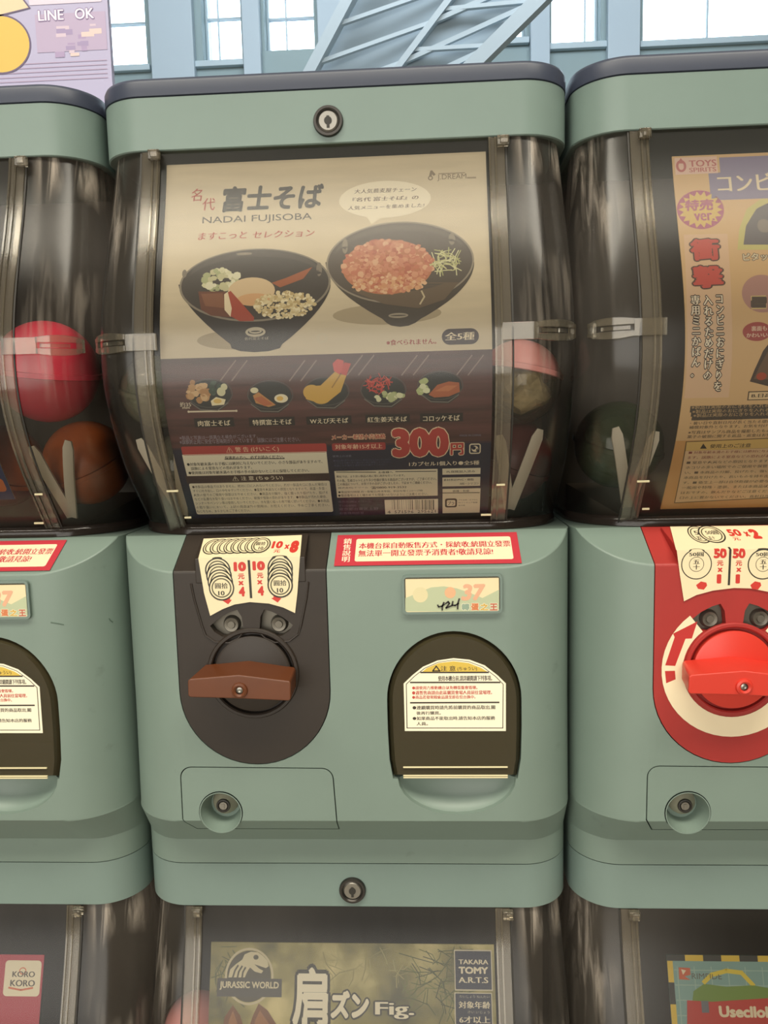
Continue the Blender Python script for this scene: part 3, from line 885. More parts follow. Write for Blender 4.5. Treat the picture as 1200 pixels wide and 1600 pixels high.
   ('T',5,'f0e6cc','Fig.',136,634,397,741,0.03,0,'241f16',0.09),
  ]),
  ('maker_logo', [
   ('R',3,'d0c6ac',671,313,924,563,4),
   ('R',4,'20243e',677,321,917,555,4),
   ('T',5,'e8dcc0','TAKARA',700,372,899,403,0.03,0,'',0),
   ('T',5,'e8dcc0','TOMY',698,417,897,461,0.05,0,'',0),
   ('T',5,'e8dcc0','A.R.T.S',697,479,895,517,0.03,0,'',0),
  ]),
  ('age_print', [
   ('R',3,'d0c6ac',666,574,917,864,4),
   ('R',4,'20243e',673,580,911,858,4),
   ('T',5,'e8dcc0','対象年齢',693,625,903,670,0.03,0,'',0),
   ('T',5,'e8dcc0','6才以上',695,714,900,758,0.03,0,'',0),
   ('T',5,'b8b0a0','たいしょう ねんれい',701,590,900,606,0,0,'',0),
   ('T',5,'b8b0a0','さい いじょう',753,682,897,698,0,0,'',0),
  ]),
 ],
 'crimson': [
  ('backdrop_print', [
   ('R',1,'b3213c',-1000,373,773,2430,0),
  ]),
  ('maker_logo', [
   ('R',2,'efe2c4',503,409,759,633,25),
   ('T',3,'4a3c34','KORO',558,476,718,515,0.03,0,'',0),
   ('T',3,'4a3c34','KORO',548,530,723,573,0.03,0,'',0),
   ('E',3,'d8683c',630,475,25,23,4,28),
   ('L',3,'d8683c',6,[(541,580),(627,594),(709,580)]),
  ]),
 ],
 'train': [
  ('backdrop_print', [
   ('R',1,'7fa09a',-850,331,940,2430,0),
   ('R',2,'2b2a26',-850,331,-732,368,0),
   ('R',2,'d8b63e',-732,331,-614,368,0),
   ('R',2,'2b2a26',-614,331,-496,368,0),
   ('R',2,'d8b63e',-496,331,-378,368,0),
   ('R',2,'2b2a26',-378,331,-260,368,0),
   ('R',2,'d8b63e',-260,331,-142,368,0),
   ('R',2,'2b2a26',-142,331,-24,368,0),
   ('R',2,'d8b63e',-24,331,94,368,0),
   ('R',2,'2b2a26',94,331,212,368,0),
   ('R',2,'d8b63e',212,331,330,368,0),
   ('R',2,'d8b63e',-850,368,-814,498,0),
   ('R',2,'2b2a26',-850,498,-814,628,0),
   ('R',2,'d8b63e',-850,628,-814,758,0),
   ('R',2,'2b2a26',-850,758,-814,888,0),
   ('R',2,'d8b63e',-850,888,-814,1018,0),
   ('R',2,'2b2a26',-850,1018,-814,1148,0),
   ('R',2,'d8b63e',-850,1148,-814,1278,0),
   ('R',2,'2b2a26',-850,1278,-814,1408,0),
   ('R',2,'9ab3a8',-790,400,-784,1400,0),
   ('R',2,'9ab3a8',-680,400,-674,1400,0),
   ('R',2,'9ab3a8',-570,400,-564,1400,0),
   ('R',2,'9ab3a8',-460,400,-454,1400,0),
   ('R',2,'9ab3a8',-350,400,-344,1400,0),
   ('R',2,'9ab3a8',-240,400,-234,1400,0),
   ('R',2,'9ab3a8',-130,400,-124,1400,0),
   ('R',2,'9ab3a8',-810,420,200,426,0),
   ('R',2,'9ab3a8',-810,510,200,516,0),
   ('R',2,'9ab3a8',-810,600,200,606,0),
   ('R',2,'9ab3a8',-810,690,200,696,0),
   ('R',2,'9ab3a8',-810,780,200,786,0),
   ('R',2,'9ab3a8',-810,870,200,876,0),
   ('R',2,'9ab3a8',-810,960,200,966,0),
  ]),
  ('maker_logo', [
   ('P',3,'c8603c',[(-778,407),(-704,410),(-704,451),(-744,461),(-707,482),(-780,479)]),
   ('P',4,'e8d8b8',[(-763,418),(-731,425),(-753,452)]),
   ('T',3,'5a564a','RIMEIDE',-697,442,-503,476,0,0,'',0),
  ]),
  ('train_picture', [
   ('L',3,'d8c03e',14,[(-621,495),(-568,450),(-469,425),(-374,435),(-305,509)]),
   ('P',3,'6f8a3c',[(-694,549),(-622,504),(-479,520),(-305,509),(-98,542),(-106,612),(-711,629)]),
   ('P',4,'b8382e',[(-741,603),(-584,610),(167,557),(122,922),(-769,936)]),
   ('R',5,'6a6a70',-651,605,-604,675,0),
   ('T',5,'e0d0b0','Usecllol',-542,632,-226,701,0.05,0,'',0),
  ]),
 ],
 'tax': [
  ('sale_notice', [
   ('R',1,'b8303c',-32,36,1112,340,0),
   ('R',2,'e8d7b4',92,79,1067,301,15),
   ('T',2,'f2dcc0','銷\n售\n說\n明',10,72,63,305,0.02,0,'',0),
   ('T',3,'b8303c','本機台採自動販售方式・採統收;統開立發票',111,118,1062,184,0.03,0,'',0),
   ('T',3,'b8303c','無法單一開立發票予消費者!敬請見諒!',111,191,948,257,0.03,0,'',0),
  ]),
 ],
 'slip': [
  ('slip_print', [
   ('R',1,'e6d6ac',405,428,969,636,0),
   ('P',2,'b7bf9c',[(402,546),(468,520),(559,482),(637,476),(715,490),(792,518),(869,552),(970,501),(969,636),(400,628)]),
   ('E',3,'dcd0a4',494,527,46,48,0,28),
   ('E',3,'e0ae84',675,516,34,35,0,28),
   ('T',3,'dfaa88','37',740,464,889,568,0.05,0.15,'',0),
   ('T',4,'8ea28e','轉',742,584,791,628,0.05,0,'efe6c8',0.1),
   ('T',4,'cf7a4a','蛋',799,584,848,629,0.05,0,'efe6c8',0.1),
   ('T',4,'cfa84e','之',855,585,905,629,0.05,0,'efe6c8',0.1),
   ('T',4,'b8644a','王',912,586,961,630,0.05,0,'efe6c8',0.1),
  ]),
 ],
 'hand424': [
  ('handwriting', [
   ('L',5,'2b2622',5,[(598,591),(604,602),(622,599),(639,586)]),
   ('L',5,'2b2622',5,[(636,575),(626,597),(625,622)]),
   ('L',5,'2b2622',5,[(646,582),(662,571),(669,581),(648,610),(685,595)]),
   ('L',5,'2b2622',5,[(690,570),(685,592),(703,595),(724,582)]),
   ('L',5,'2b2622',5,[(729,554),(720,583),(718,616)]),
  ]),
 ],
 'chute': [
  ('caution_print', [
   ('P',1,'faf0d4',[(380,1085),(434,1033),(501,979),(591,940),(689,926),(787,937),(878,973),(958,1038),(1007,1089),(1005,1393),(381,1390)]),
   ('P',2,'3a3028',[(394,1088),(445,1039),(509,988),(595,950),(689,937),(783,948),(869,982),(946,1043),(993,1093),(989,1376),(392,1373)]),
   ('P',3,'faf0d4',[(399,1090),(449,1041),(512,991),(597,953),(689,940),(781,951),(867,985),(942,1045),(988,1094),(984,1371),(398,1368)]),
   ('P',4,'d8b84c',[(495,1012),(524,988),(597,957),(689,946),(780,958),(854,988),(896,1015)]),
   ('L',5,'3a3028',5,[(487,1015),(901,1018)]),
   ('L',5,'3a3028',5,[(422,1078),(971,1082)]),
   ('L',5,'3a3028',5,[(420,1208),(964,1209)]),
   ('T',5,'3a3028','注 意',609,974,701,1008,0.02,0,'',0),
   ('T',5,'3a3028','(ちゅうい)',712,981,832,1009,0.01,0,'',0),
   ('L',5,'3a3028',4,[(561,1006),(583,976),(604,1006),(561,1006)]),
   ('T',5,'2b2420','使用本機台前,請詳細閱讀下列事項。',593,1036,924,1073,0.03,0,'',0),
   ('T',5,'c0483c','●請使用力推動機台以免轉蛋盤會毀壞。',432,1101,834,1125,0.03,0,'',0),
   ('T',5,'c0483c','●遇暫售商請由此區購買會場人員前往當場理。',431,1131,923,1158,0.03,0,'',0),
   ('T',5,'c0483c','●商品若發現瑕疵品請至原在位台換中。',431,1161,821,1185,0.03,0,'',0),
   ('T',5,'3a3028','●連續購買時請先將前購買的商品取出,關',432,1226,941,1254,0.025,0,'',0),
   ('T',5,'3a3028','後再行購買。',455,1263,606,1286,0.025,0,'',0),
   ('T',5,'3a3028','●如果商品不能取出時,請告知本店的服務',431,1296,940,1322,0.025,0,'',0),
   ('T',5,'3a3028','人員。',454,1331,525,1355,0.025,0,'',0),
  ]),
 ],
 'coin10': [
  ('coin_notice', [
   ('P',1,'ead9b2',[(-893,63),(-260,37),(-235,307),(-260,532),(-279,656),(-351,620),(-438,594),(-558,583),(-653,597),(-731,626),(-809,667),(-840,524),(-864,312)]),
   ('E',2,'2e2c24',-808,172,60,98,0,32),
   ('E',3,'e8d8b0',-808,172,53,87,0,32),
   ('E',4,'5a5640',-808,172,47,76,5,28),
   ('E',4,'2e2c24',-764,171,60,98,0,32),
   ('E',5,'e8d8b0',-764,171,53,87,0,32),
   ('E',6,'5a5640',-764,171,46,77,5,28),
   ('E',6,'2e2c24',-720,171,59,97,0,32),
   ('E',7,'e8d8b0',-720,171,53,87,0,32),
   ('E',8,'5a5640',-720,171,46,76,5,28),
   ('E',8,'2e2c24',-677,170,60,98,0,32),
   ('E',9,'e8d8b0',-677,170,54,87,0,32),
   ('E',10,'5a5640',-677,170,47,77,5,28),
   ('E',10,'2e2c24',-633,169,60,98,0,32),
   ('E',11,'e8d8b0',-633,169,53,88,0,32),
   ('E',12,'5a5640',-633,169,47,77,5,28),
   ('E',12,'2e2c24',-589,169,60,97,0,32),
   ('E',13,'e8d8b0',-589,169,53,87,0,32),
   ('E',14,'5a5640',-589,169,46,76,5,28),
   ('E',14,'2e2c24',-545,168,59,98,0,32),
   ('E',15,'e8d8b0',-545,168,53,87,0,32),
   ('E',16,'5a5640',-545,168,46,77,5,28),
   ('E',16,'2e2c24',-502,168,60,97,0,32),
   ('E',17,'e8d8b0',-502,168,53,87,0,32),
   ('E',18,'5a5640',-502,168,47,76,5,28),
   ('T',19,'2e2c24','圓拾',-535,127,-475,174,0.02,0,'',0),
   ('T',19,'2e2c24','10',-509,189,-480,227,0.03,0,'',0),
   ('T',3,'c8362c','10',-432,114,-364,208,0.06,0,'',0),
   ('T',3,'c8362c','元',-410,216,-369,263,0.03,0,'',0),
   ('T',3,'c8362c','x',-349,161,-319,217,0.05,0,'',0),
   ('T',3,'c8362c','8',-314,110,-260,267,0.08,0,'',0),
   ('E',2,'2e2c24',-747,381,80,78,0,32),
   ('E',3,'e8d8b0',-747,381,71,70,0,32),
   ('E',4,'5a5640',-747,381,62,61,5,28),
   ('E',4,'2e2c24',-741,417,80,79,0,32),
   ('E',5,'e8d8b0',-741,417,71,71,0,32),
   ('E',6,'5a5640',-741,417,62,62,5,28),
   ('E',6,'2e2c24',-735,454,79,79,0,32),
   ('E',7,'e8d8b0',-735,454,71,71,0,32),
   ('E',8,'5a5640',-735,454,62,62,5,28),
   ('E',8,'2e2c24',-729,491,79,80,0,32),
   ('E',9,'e8d8b0',-729,491,71,71,0,32),
   ('E',10,'5a5640',-729,491,62,62,5,28),
   ('T',11,'2e2c24','圓拾',-769,459,-689,496,0.02,0,'',0),
   ('T',11,'2e2c24','10',-751,509,-711,539,0.03,0,'',0),
   ('E',2,'2e2c24',-360,373,79,78,0,32),
   ('E',3,'e8d8b0',-360,373,70,69,0,32),
   ('E',4,'5a5640',-360,373,62,61,5,28),
   ('E',4,'2e2c24',-361,408,79,78,0,32),
   ('E',5,'e8d8b0',-361,408,70,70,0,32),
   ('E',6,'5a5640',-361,408,61,61,5,28),
   ('E',6,'2e2c24',-363,443,79,79,0,32),
   ('E',7,'e8d8b0',-363,443,70,70,0,32),
   ('E',8,'5a5640',-363,443,62,62,5,28),
   ('E',8,'2e2c24',-364,479,79,79,0,32),
   ('E',9,'e8d8b0',-364,479,70,70,0,32),
   ('E',10,'5a5640',-364,479,61,61,5,28),
   ('T',11,'2e2c24','圓拾',-403,447,-324,483,0.02,0,'',0),
   ('T',11,'2e2c24','10',-385,496,-346,526,0.03,0,'',0),
   ('T',3,'c8362c','10',-648,330,-570,390,0.08,0,'',0),
   ('T',3,'c8362c','元',-624,404,-583,438,0.04,0,'',0),
   ('T',3,'c8362c','x',-623,450,-590,476,0.06,0,'',0),
   ('T',3,'c8362c','4',-623,485,-584,547,0.08,0,'',0),
   ('T',3,'c8362c','10',-531,327,-453,386,0.08,0,'',0),
   ('T',3,'c8362c','元',-506,401,-466,434,0.04,0,'',0),
   ('T',3,'c8362c','x',-506,446,-473,472,0.06,0,'',0),
   ('T',3,'c8362c','4',-505,482,-466,544,0.08,0,'',0),
   ('L',3,'2e2c24',8,[(-552,325),(-548,554)]),
   ('P',3,'c8362c',[(-717,552),(-679,552),(-680,565),(-669,569),(-693,595),(-732,568),(-718,564)]),
   ('P',3,'c8362c',[(-408,544),(-371,545),(-371,558),(-360,562),(-384,588),(-423,561),(-409,557)]),
  ]),
 ],
 'coin50': [
  ('coin_notice', [
   ('P',1,'ead9b2',[(-860,11),(-40,21),(-205,292),(-247,611),(-348,566),(-470,540),(-567,536),(-689,550),(-786,576),(-859,613),(-886,450),(-908,301)]),
   ('E',2,'2e2c24',-716,121,63,112,0,32),
   ('E',3,'e8d8b0',-716,121,56,100,0,32),
   ('E',4,'5a5640',-716,121,49,88,5,28),
   ('T',5,'2e2c24','50',-740,74,-678,128,0.02,0,'',0),
   ('T',5,'2e2c24','五',-746,146,-715,189,0.03,0,'',0),
   ('E',5,'2e2c24',-640,121,77,112,0,32),
   ('E',6,'e8d8b0',-640,121,68,100,0,32),
   ('E',7,'5a5640',-640,121,60,88,5,28),
   ('T',8,'2e2c24','50圓',-672,74,-595,128,0.02,0,'',0),
   ('T',8,'2e2c24','五十',-674,146,-636,190,0.03,0,'',0),
   ('T',3,'c8362c','50',-539,61,-460,151,0.05,0,'',0),
   ('T',3,'c8362c','元',-533,158,-492,206,0.03,0,'',0),
   ('T',3,'c8362c','x',-444,97,-416,158,0.06,0,'',0),
   ('T',3,'c8362c','2',-409,63,-355,189,0.08,0,'',0),
   ('E',3,'2e2c24',-790,389,90,92,0,36),
   ('E',4,'ead9b2',-790,389,84,86,0,36),
   ('E',5,'2e2c24',-790,389,44,45,2,28),
   ('T',5,'2e2c24','50圓',-834,315,-749,342,0.03,0,'',0),
   ('T',5,'2e2c24','五\n十',-810,361,-771,421,0.03,0,'',0),
   ('E',3,'2e2c24',-402,395,90,92,0,36),
   ('E',4,'ead9b2',-402,395,83,85,0,36),
   ('E',5,'2e2c24',-402,395,44,45,2,28),
   ('T',5,'2e2c24','50圓',-446,322,-361,348,0.03,0,'',0),
   ('T',5,'2e2c24','五\n十',-421,367,-382,427,0.03,0,'',0),
   ('T',3,'c8362c','50',-691,299,-615,355,0.06,0,'',0),
   ('T',3,'c8362c','元',-671,369,-633,400,0.04,0,'',0),
   ('T',3,'c8362c','x',-666,412,-637,437,0.06,0,'',0),
   ('T',3,'c8362c','1',-670,451,-643,507,0.06,0,'',0),
   ('T',3,'c8362c','50',-581,302,-506,357,0.06,0,'',0),
   ('T',3,'c8362c','元',-562,371,-524,402,0.04,0,'',0),
   ('T',3,'c8362c','x',-557,414,-528,438,0.06,0,'',0),
   ('T',3,'c8362c','1',-560,453,-534,509,0.06,0,'',0),
   ('L',3,'2e2c24',7,[(-594,287),(-598,515)]),
   ('P',3,'c8362c',[(-774,503),(-762,493),(-730,501),(-725,519),(-744,544),(-778,538),(-790,515)]),
   ('P',3,'c8362c',[(-458,507),(-446,497),(-414,505),(-409,523),(-427,548),(-462,543),(-473,520)]),
  ]),
 ],
}
prepare_texts(PRINTS)

# ================================================================== the setting
S = {}
S['wall'] = mat('pale_blue_wall', 'a9b8c0', 0.7, noise=0.04, nscale=2)
S['sill'] = mat('grey_green_sill_wall', '93a6aa', 0.7, noise=0.04, nscale=2)
S['column'] = mat('pale_column', 'b4c4d0', 0.6)
S['frame'] = mat('window_frame_metal', 'b4c6d0', 0.5)
S['floor'] = mat('floor_tiles', 'a39b8e', 0.5, noise=0.1, nscale=3)
S['ceil'] = mat('ceiling_panels', 'c9c4b8', 0.8)
S['dimwall'] = mat('warm_wall', 'b5aa9a', 0.8)
S['steel'] = mat('truss_paint', 'b0bec6', 0.5)
S['pink'] = mat('magenta_sign', 'd05ac0', 0.5)
S['glass'] = clear_mat('window_glass', 'f4fbff', 0.02)

def slab(name, x0, x1, y0, y1, z0, z1, m, parent=None):
    return build(name, MB().box(x0, x1, y0, y1, z0, z1), m, parent)
def setting(o): o['kind'] = 'structure'; return o
RX, RY0, RY1, RZ = 7.0, -4.5, 8.0, 7.4
setting(slab('floor', -RX, RX, RY0, RY1+0.4, -0.2, 0, S['floor']))
setting(slab('ceiling', -RX, RX, RY0, RY1+0.4, RZ, RZ+0.2, S['ceil']))
setting(slab('wall_left', -RX-0.2, -RX, RY0, RY1+0.4, 0, RZ, S['dimwall']))
setting(slab('wall_right', RX, RX+0.2, RY0, RY1+0.4, 0, RZ, S['dimwall']))
setting(slab('wall_front', -RX, RX, RY0-0.2, RY0, 0, RZ, S['dimwall']))
# the far wall: piers between tall windows, each window with its own sill height
WIN = [  # x0, x1, sill, mullion x (or None), transom z
    (-3.30, -2.74, 3.56, None, 4.06), (-2.15, -1.74, 3.565, -2.02, 4.06), (-1.50, -0.985, 3.64, -1.30, 4.03),
    (-0.60, 0.40, 3.64, -0.1, 4.03), (0.62, 1.175, 3.64, 1.06, 4.2), (1.43, 1.92, 3.565, 1.80, 4.3), (2.34, 4.4, 3.545, 3.04, 4.6), (-5.2, -3.75, 3.56, -4.4, 4.06)]
WT = 5.6
wb = setting(empty('wall_back', (0, RY1, 0)))
mbw = MB()
xs = sorted((w[0], w[1], w[2]) for w in WIN)
mbw.box(-RX, RX, 0, 0.4, 0, LIFT+3.50)
edge = -RX
for x0, x1, s in xs:
    mbw.box(edge, x0, 0, 0.4, LIFT+3.50, LIFT+WT)
    mbw.box(x0, x1, 0, 0.4, LIFT+3.50, LIFT+s)
    edge = x1
mbw.box(edge, RX, 0, 0.4, LIFT+3.50, LIFT+WT)
mbw.box(-RX, RX, 0, 0.4, LIFT+WT, RZ)
build('masonry', mbw, S['sill'], wb)
for x0, x1 in ((-2.74, -2.15), (-1.74, -1.50), (-0.985, -0.60), (0.40, 0.62), (1.175, 1.43), (1.92, 2.34), (-3.75, -3.30)):
    w = x1-x0
    build('pilaster', MB().box(x0+w*0.12, x1-w*0.12, -0.10, 0, 3.0, RZ), S['column'], wb, bevel=0.01)
for x0, x1 in ((-2.24, -1.70), (1.38, 1.98), (2.30, 4.4), (0.9, 1.20), (-3.3, -2.7)):
    s = next((w[2] for w in WIN if w[0] < (x0+x1)/2 < w[1]), 3.56)
    build('sill_ledge', MB().box(x0, x1, -0.06, 0, LIFT+s-0.07, LIFT+s-0.01), S['frame'], wb, bevel=0.006)
for i, (x0, x1, s, mx, tz) in enumerate(sorted(WIN)):
    w = setting(empty('window_%d' % (i+1), ((x0+x1)/2, RY1+0.2, LIFT+s)))
    h = WT-s; a, b = (x0-x1)/2, (x1-x0)/2
    f = MB()
    f.box(a, a+0.02, -0.03, 0.03, 0, h).box(b-0.02, b, -0.03, 0.03, 0, h).box(a+0.02, b-0.02, -0.03, 0.03, 0, 0.02).box(a+0.02, b-0.02, -0.03, 0.03, h-0.03, h)
    build('window_frame', f, S['frame'], w)
    g = MB(); c = (x0+x1)/2
    if mx is not None: g.box(mx-c-0.007, mx-c+0.007, -0.02, 0.02, 0.02, h-0.03)
    build('mullion', g, S['frame'], w) if mx is not None else None
    build('transom', MB().box(a+0.02, b-0.02, -0.025, 0.025, tz-s-0.009, tz-s+0.009), S['frame'], w)
    build('pane', MB().box(a+0.02, b-0.02, 0.028, 0.034, 0.02, h-0.03), S['glass'], w)
setting(build('trim_1', MB().box(-1.6, 1.3, 0, 0.03, LIFT+3.735, LIFT+3.765), S['pink'])).location = (0, RY1+0.6, 0)

# steel truss crossing the hall between the machines and the windows
tr = tag(empty('steel_truss', (0, 5.0, LIFT)), 'pale blue painted steel truss leaning up to the ceiling in front of the windows', 'truss')
def beam(a, b, w, d, m, name='strut'):
    a = Vector(a); b = Vector(b); t = (b-a).normalized(); s = t.cross(Vector((0, 1, 0))).normalized(); y = Vector((0, 1, 0))
    v = [p+s*i*w/2+y*j*d/2 for p in (a, b) for i, j in ((-1, -1), (1, -1), (1, 1), (-1, 1))]
    return build(name, MB().add(v, [(0, 1, 2, 3), (7, 6, 5, 4), (0, 4, 5, 1), (1, 5, 6, 2), (2, 6, 7, 3), (3, 7, 4, 0)]), m, tr)
la, lb = (-0.90, 0, 1.73), (-0.05, 0, 3.12); ra, rb = (-0.02, 0, 1.73), (1.75, 0, 3.30)
beam(la, lb, 0.07, 0.10, S['steel'], 'chord'); beam(ra, rb, 0.09, 0.12, S['steel'], 'chord')
ca, cb = (-0.45, 0.10, 1.73), (0.80, 0.10, 3.2)
build('soffit_panel', MB().add([(-0.88, 0.14, 1.73), (-0.04, 0.14, 1.73), (1.72, 0.14, 3.3), (-0.06, 0.14, 3.3), (-0.88, 0.2, 1.73), (-0.04, 0.2, 1.73), (1.72, 0.2, 3.3), (-0.06, 0.2, 3.3)], [(0, 1, 2, 3), (7, 6, 5, 4), (0, 4, 5, 1), (1, 5, 6, 2), (2, 6, 7, 3), (3, 7, 4, 0)]), mat('truss_soffit', '9aaab4', 0.6), tr)
beam(ca, cb, 0.04, 0.08, S['steel'])
for k in range(6):
    t0, t1 = k/6, (k+1)/6
    p = Vector(la).lerp(Vector(lb), t0); q = Vector(ca).lerp(Vector(cb), t1); beam(p, q, 0.025, 0.03, S['steel'])
    p = Vector(ca).lerp(Vector(cb), t0); q = Vector(ra).lerp(Vector(rb), t1); beam(p, q, 0.03, 0.03, S['steel'])
    p = Vector(ra).lerp(Vector(rb), t0); q = Vector(ca).lerp(Vector(cb), min(1, t0+0.05)); beam(p, q, 0.025, 0.03, S['steel'])

# ================================================================== the machines
def circle(cx, cz, rx, rz, a0, a1, n):
    return [(cx+rx*math.cos(math.radians(a0+(a1-a0)*k/n)), cz+rz*math.sin(math.radians(a0+(a1-a0)*k/n))) for k in range(n+1)]

BODY_SECS = [(-0.4730, 0, .1450, .030), (-0.4562, 0, .1450, .030), (-0.4552, -.0006, .1450, .0305), (-0.4322, -.0220, .1459, .041), (-0.4308, -.0228, .1460, .043),
             (-0.3600, -.0228, .1460, .046), (-0.2503, -.0228, .1460, .046)]
def body_shell(parent):
    """rounded upright block whose top front is cut off by one sloping plane: the ledge under the window"""
    o = build('body', loft(BODY_SECS, 0.30, 18), M['teal'], parent, 0)
    k = (LT-FZ)/(LY-FY)
    w = MB(); pr = [(-0.08, FZ+k*(-0.08-FY)), (LY, LT), (LY, 0), (-0.08, 0)]
    w.add([(x, y, z) for x in (-.2, .2) for y, z in pr], [(0, 1, 2, 3), (7, 6, 5, 4), (0, 4, 5, 1), (1, 5, 6, 2), (2, 6, 7, 3), (3, 7, 4, 0)])
    boolean(o, w, 'DIFFERENCE')
    bm = bmesh.new(); bm.from_mesh(o.data)
    on = lambda v: abs(v.co.z-(FZ+k*(v.co.y-FY))) < 1e-5 and v.co.z < LT-1e-5
    es = [e for e in bm.edges if (on(e.verts[0]) or on(e.verts[1])) and len(e.link_faces) == 2 and e.calc_face_angle(0) > math.radians(25)]
    bmesh.ops.bevel(bm, geom=es, offset=0.0013, segments=3, profile=0.5, affect='EDGES')
    bm.to_mesh(o.data); bm.free()
    return o
PANEL = [(-.1034, -.2440), (-.1034, -.345)] + circle(-.0555, -.345, .0479, .0483, 180, 360, 26)[1:] + [(-.0076, -.2440)]
DOORP = [(-.0060, -.4417), (-.0062, -.4300), (-.0075, -.4030)] + circle(-.0150, -.4030, .0075, .0075, 0, 90, 6)[1:] + circle(-.0985, -.4020, .0075, .0075, 90, 180, 6) + [(-.1062, -.4300), (-.1000, -.4417)]
ARCH = [(.0300, -.4028), (.0690, -.4042), (.1078, -.4030), (.1100, -.3900), (.1106, -.3700)] + circle(.0690, -.3520, .0416, .0440, 0, 180, 28) + [(.0274, -.3700), (.0280, -.3900)]

def plan_line(z, off, n=14):
    yf = card_y(z)-0.006-off
    return loft_rings([(z, yf, shell_hw(z)+off, shell_r(z))], 0.10, n)[0]
def shell_hw(z): return 0.1410+0.0045*math.sin(min(1, max(0, (-z-0.0125)/0.12))*math.pi/2) - (0.0035 if z < -0.21 else 0)*min(1, (-z-0.21)/0.04 if z < -0.21 else 0)
def shell_r(z): return 0.030+0.018*max(0, (-z-0.15)/0.10)

def strip_on_shell(x0, x1, z0, z1, off, th, n=24):
    """narrow band following the front of the case from height z0 down to z1"""
    mb = MB(); v = []
    for i in range(n+1):
        z = z0+(z1-z0)*i/n; y = card_y(z)-0.006-off
        v += [(x0, y, z), (x1, y, z), (x1, y-th, z), (x0, y-th, z)]
    f = [(0, 1, 2, 3), tuple(4*n+k for k in (3, 2, 1, 0))]
    for i in range(n):
        for k in range(4): f.append((4*i+k, 4*i+(k+1) % 4, 4*i+4+(k+1) % 4, 4*i+4+k))
    return mb.add(v, f)

def latch_mb(side):
    """clear clip wrapping a corner of the case: solid tongue, two prongs and a rounded fork end"""
    zc = -0.1300
    line = plan_line(zc, 0.0, 24)
    L = 24
    if side < 0: arc = [Vector(p) for p in line[1:1+L+1]][::-1]
    else: arc = [Vector(p) for p in line[2+L:2+2*L+1]]
    c0 = arc[0]
    start = Vector((-0.1018 if side < 0 else 0.0992, c0.y, zc))
    pts = [start.lerp(c0, t/6) for t in range(6)]+arc[:16]
    ns = []
    for i in range(len(pts)):
        d = (pts[min(i+1, len(pts)-1)]-pts[max(i-1, 0)]).normalized()
        n = Vector((d.y, -d.x, 0))
        if n.dot(Vector((side*0.3, -1, 0))) < 0: n = -n
        ns.append(n)
    mb = MB()
    def band(i0, i1, zlo, zhi, o0, o1):
        v = []
        for i in range(i0, i1+1):
            t = (i-i0)/max(1, i1-i0)
            a, b = (zlo(i), zhi(i)) if callable(zlo) else (zlo, zhi)
            p, n = pts[i], ns[i]
            for z, o in ((a, o0), (b, o0), (b, o1), (a, o1)): v.append((p.x+n.x*o, p.y+n.y*o, zc+z))
        k = i1-i0
        f = [(0, 1, 2, 3), tuple(4*k+j for j in (3, 2, 1, 0))]
        for i in range(k):
            for j in range(4): f.append((4*i+j, 4*i+(j+1) % 4, 4*i+4+(j+1) % 4, 4*i+4+j))
        mb.add(v, f)
    N = len(pts)-1
    band(0, 8, -0.0048, 0.0048, 0.0004, 0.0030)
    e = lambda i: 0.0048+0.0012*math.sin(math.pi*min(1, (i-8)/(N-9))) if i < N-1 else 0.0040
    band(8, N, lambda i: 0.0018, e, 0.0004, 0.0036)
    band(8, N, lambda i: -e(i), lambda i: -0.0018, 0.0004, 0.0036)
    band(N-2, N, -0.0040, 0.0040, 0.0006, 0.0034)
    band(9, N-4, -0.0011, 0.0011, 0.0004, 0.0022)
    return mb

def lock_mb(cx, y, cz, r):
    ring = MB().lathe([(r*0.72, y+0.004), (r*0.72, y-0.0012), (r*0.80, y-0.0022), (r*0.95, y-0.0022), (r, y-0.0012), (r, y+0.004)], (cx, 0, cz), n=36)
    core = MB().lathe([(0, y-0.0018), (r*0.60, y-0.0018), (r*0.70, y-0.0010), (r*0.70, y+0.004)], (cx, 0, cz), n=30)
    slot = MB().lathe([(0, y-0.00215), (r*0.26, y-0.00215), (r*0.26, y-0.001)], (cx, 0, cz), n=18)
    slot.box(cx-r*0.09, cx+r*0.09, y-0.0023, y-0.001, cz-r*0.46, cz+r*0.3)
    return ring, core, slot

DZ = -BASE   # meshes below are written with z measured from the head lock; machines stand on their base

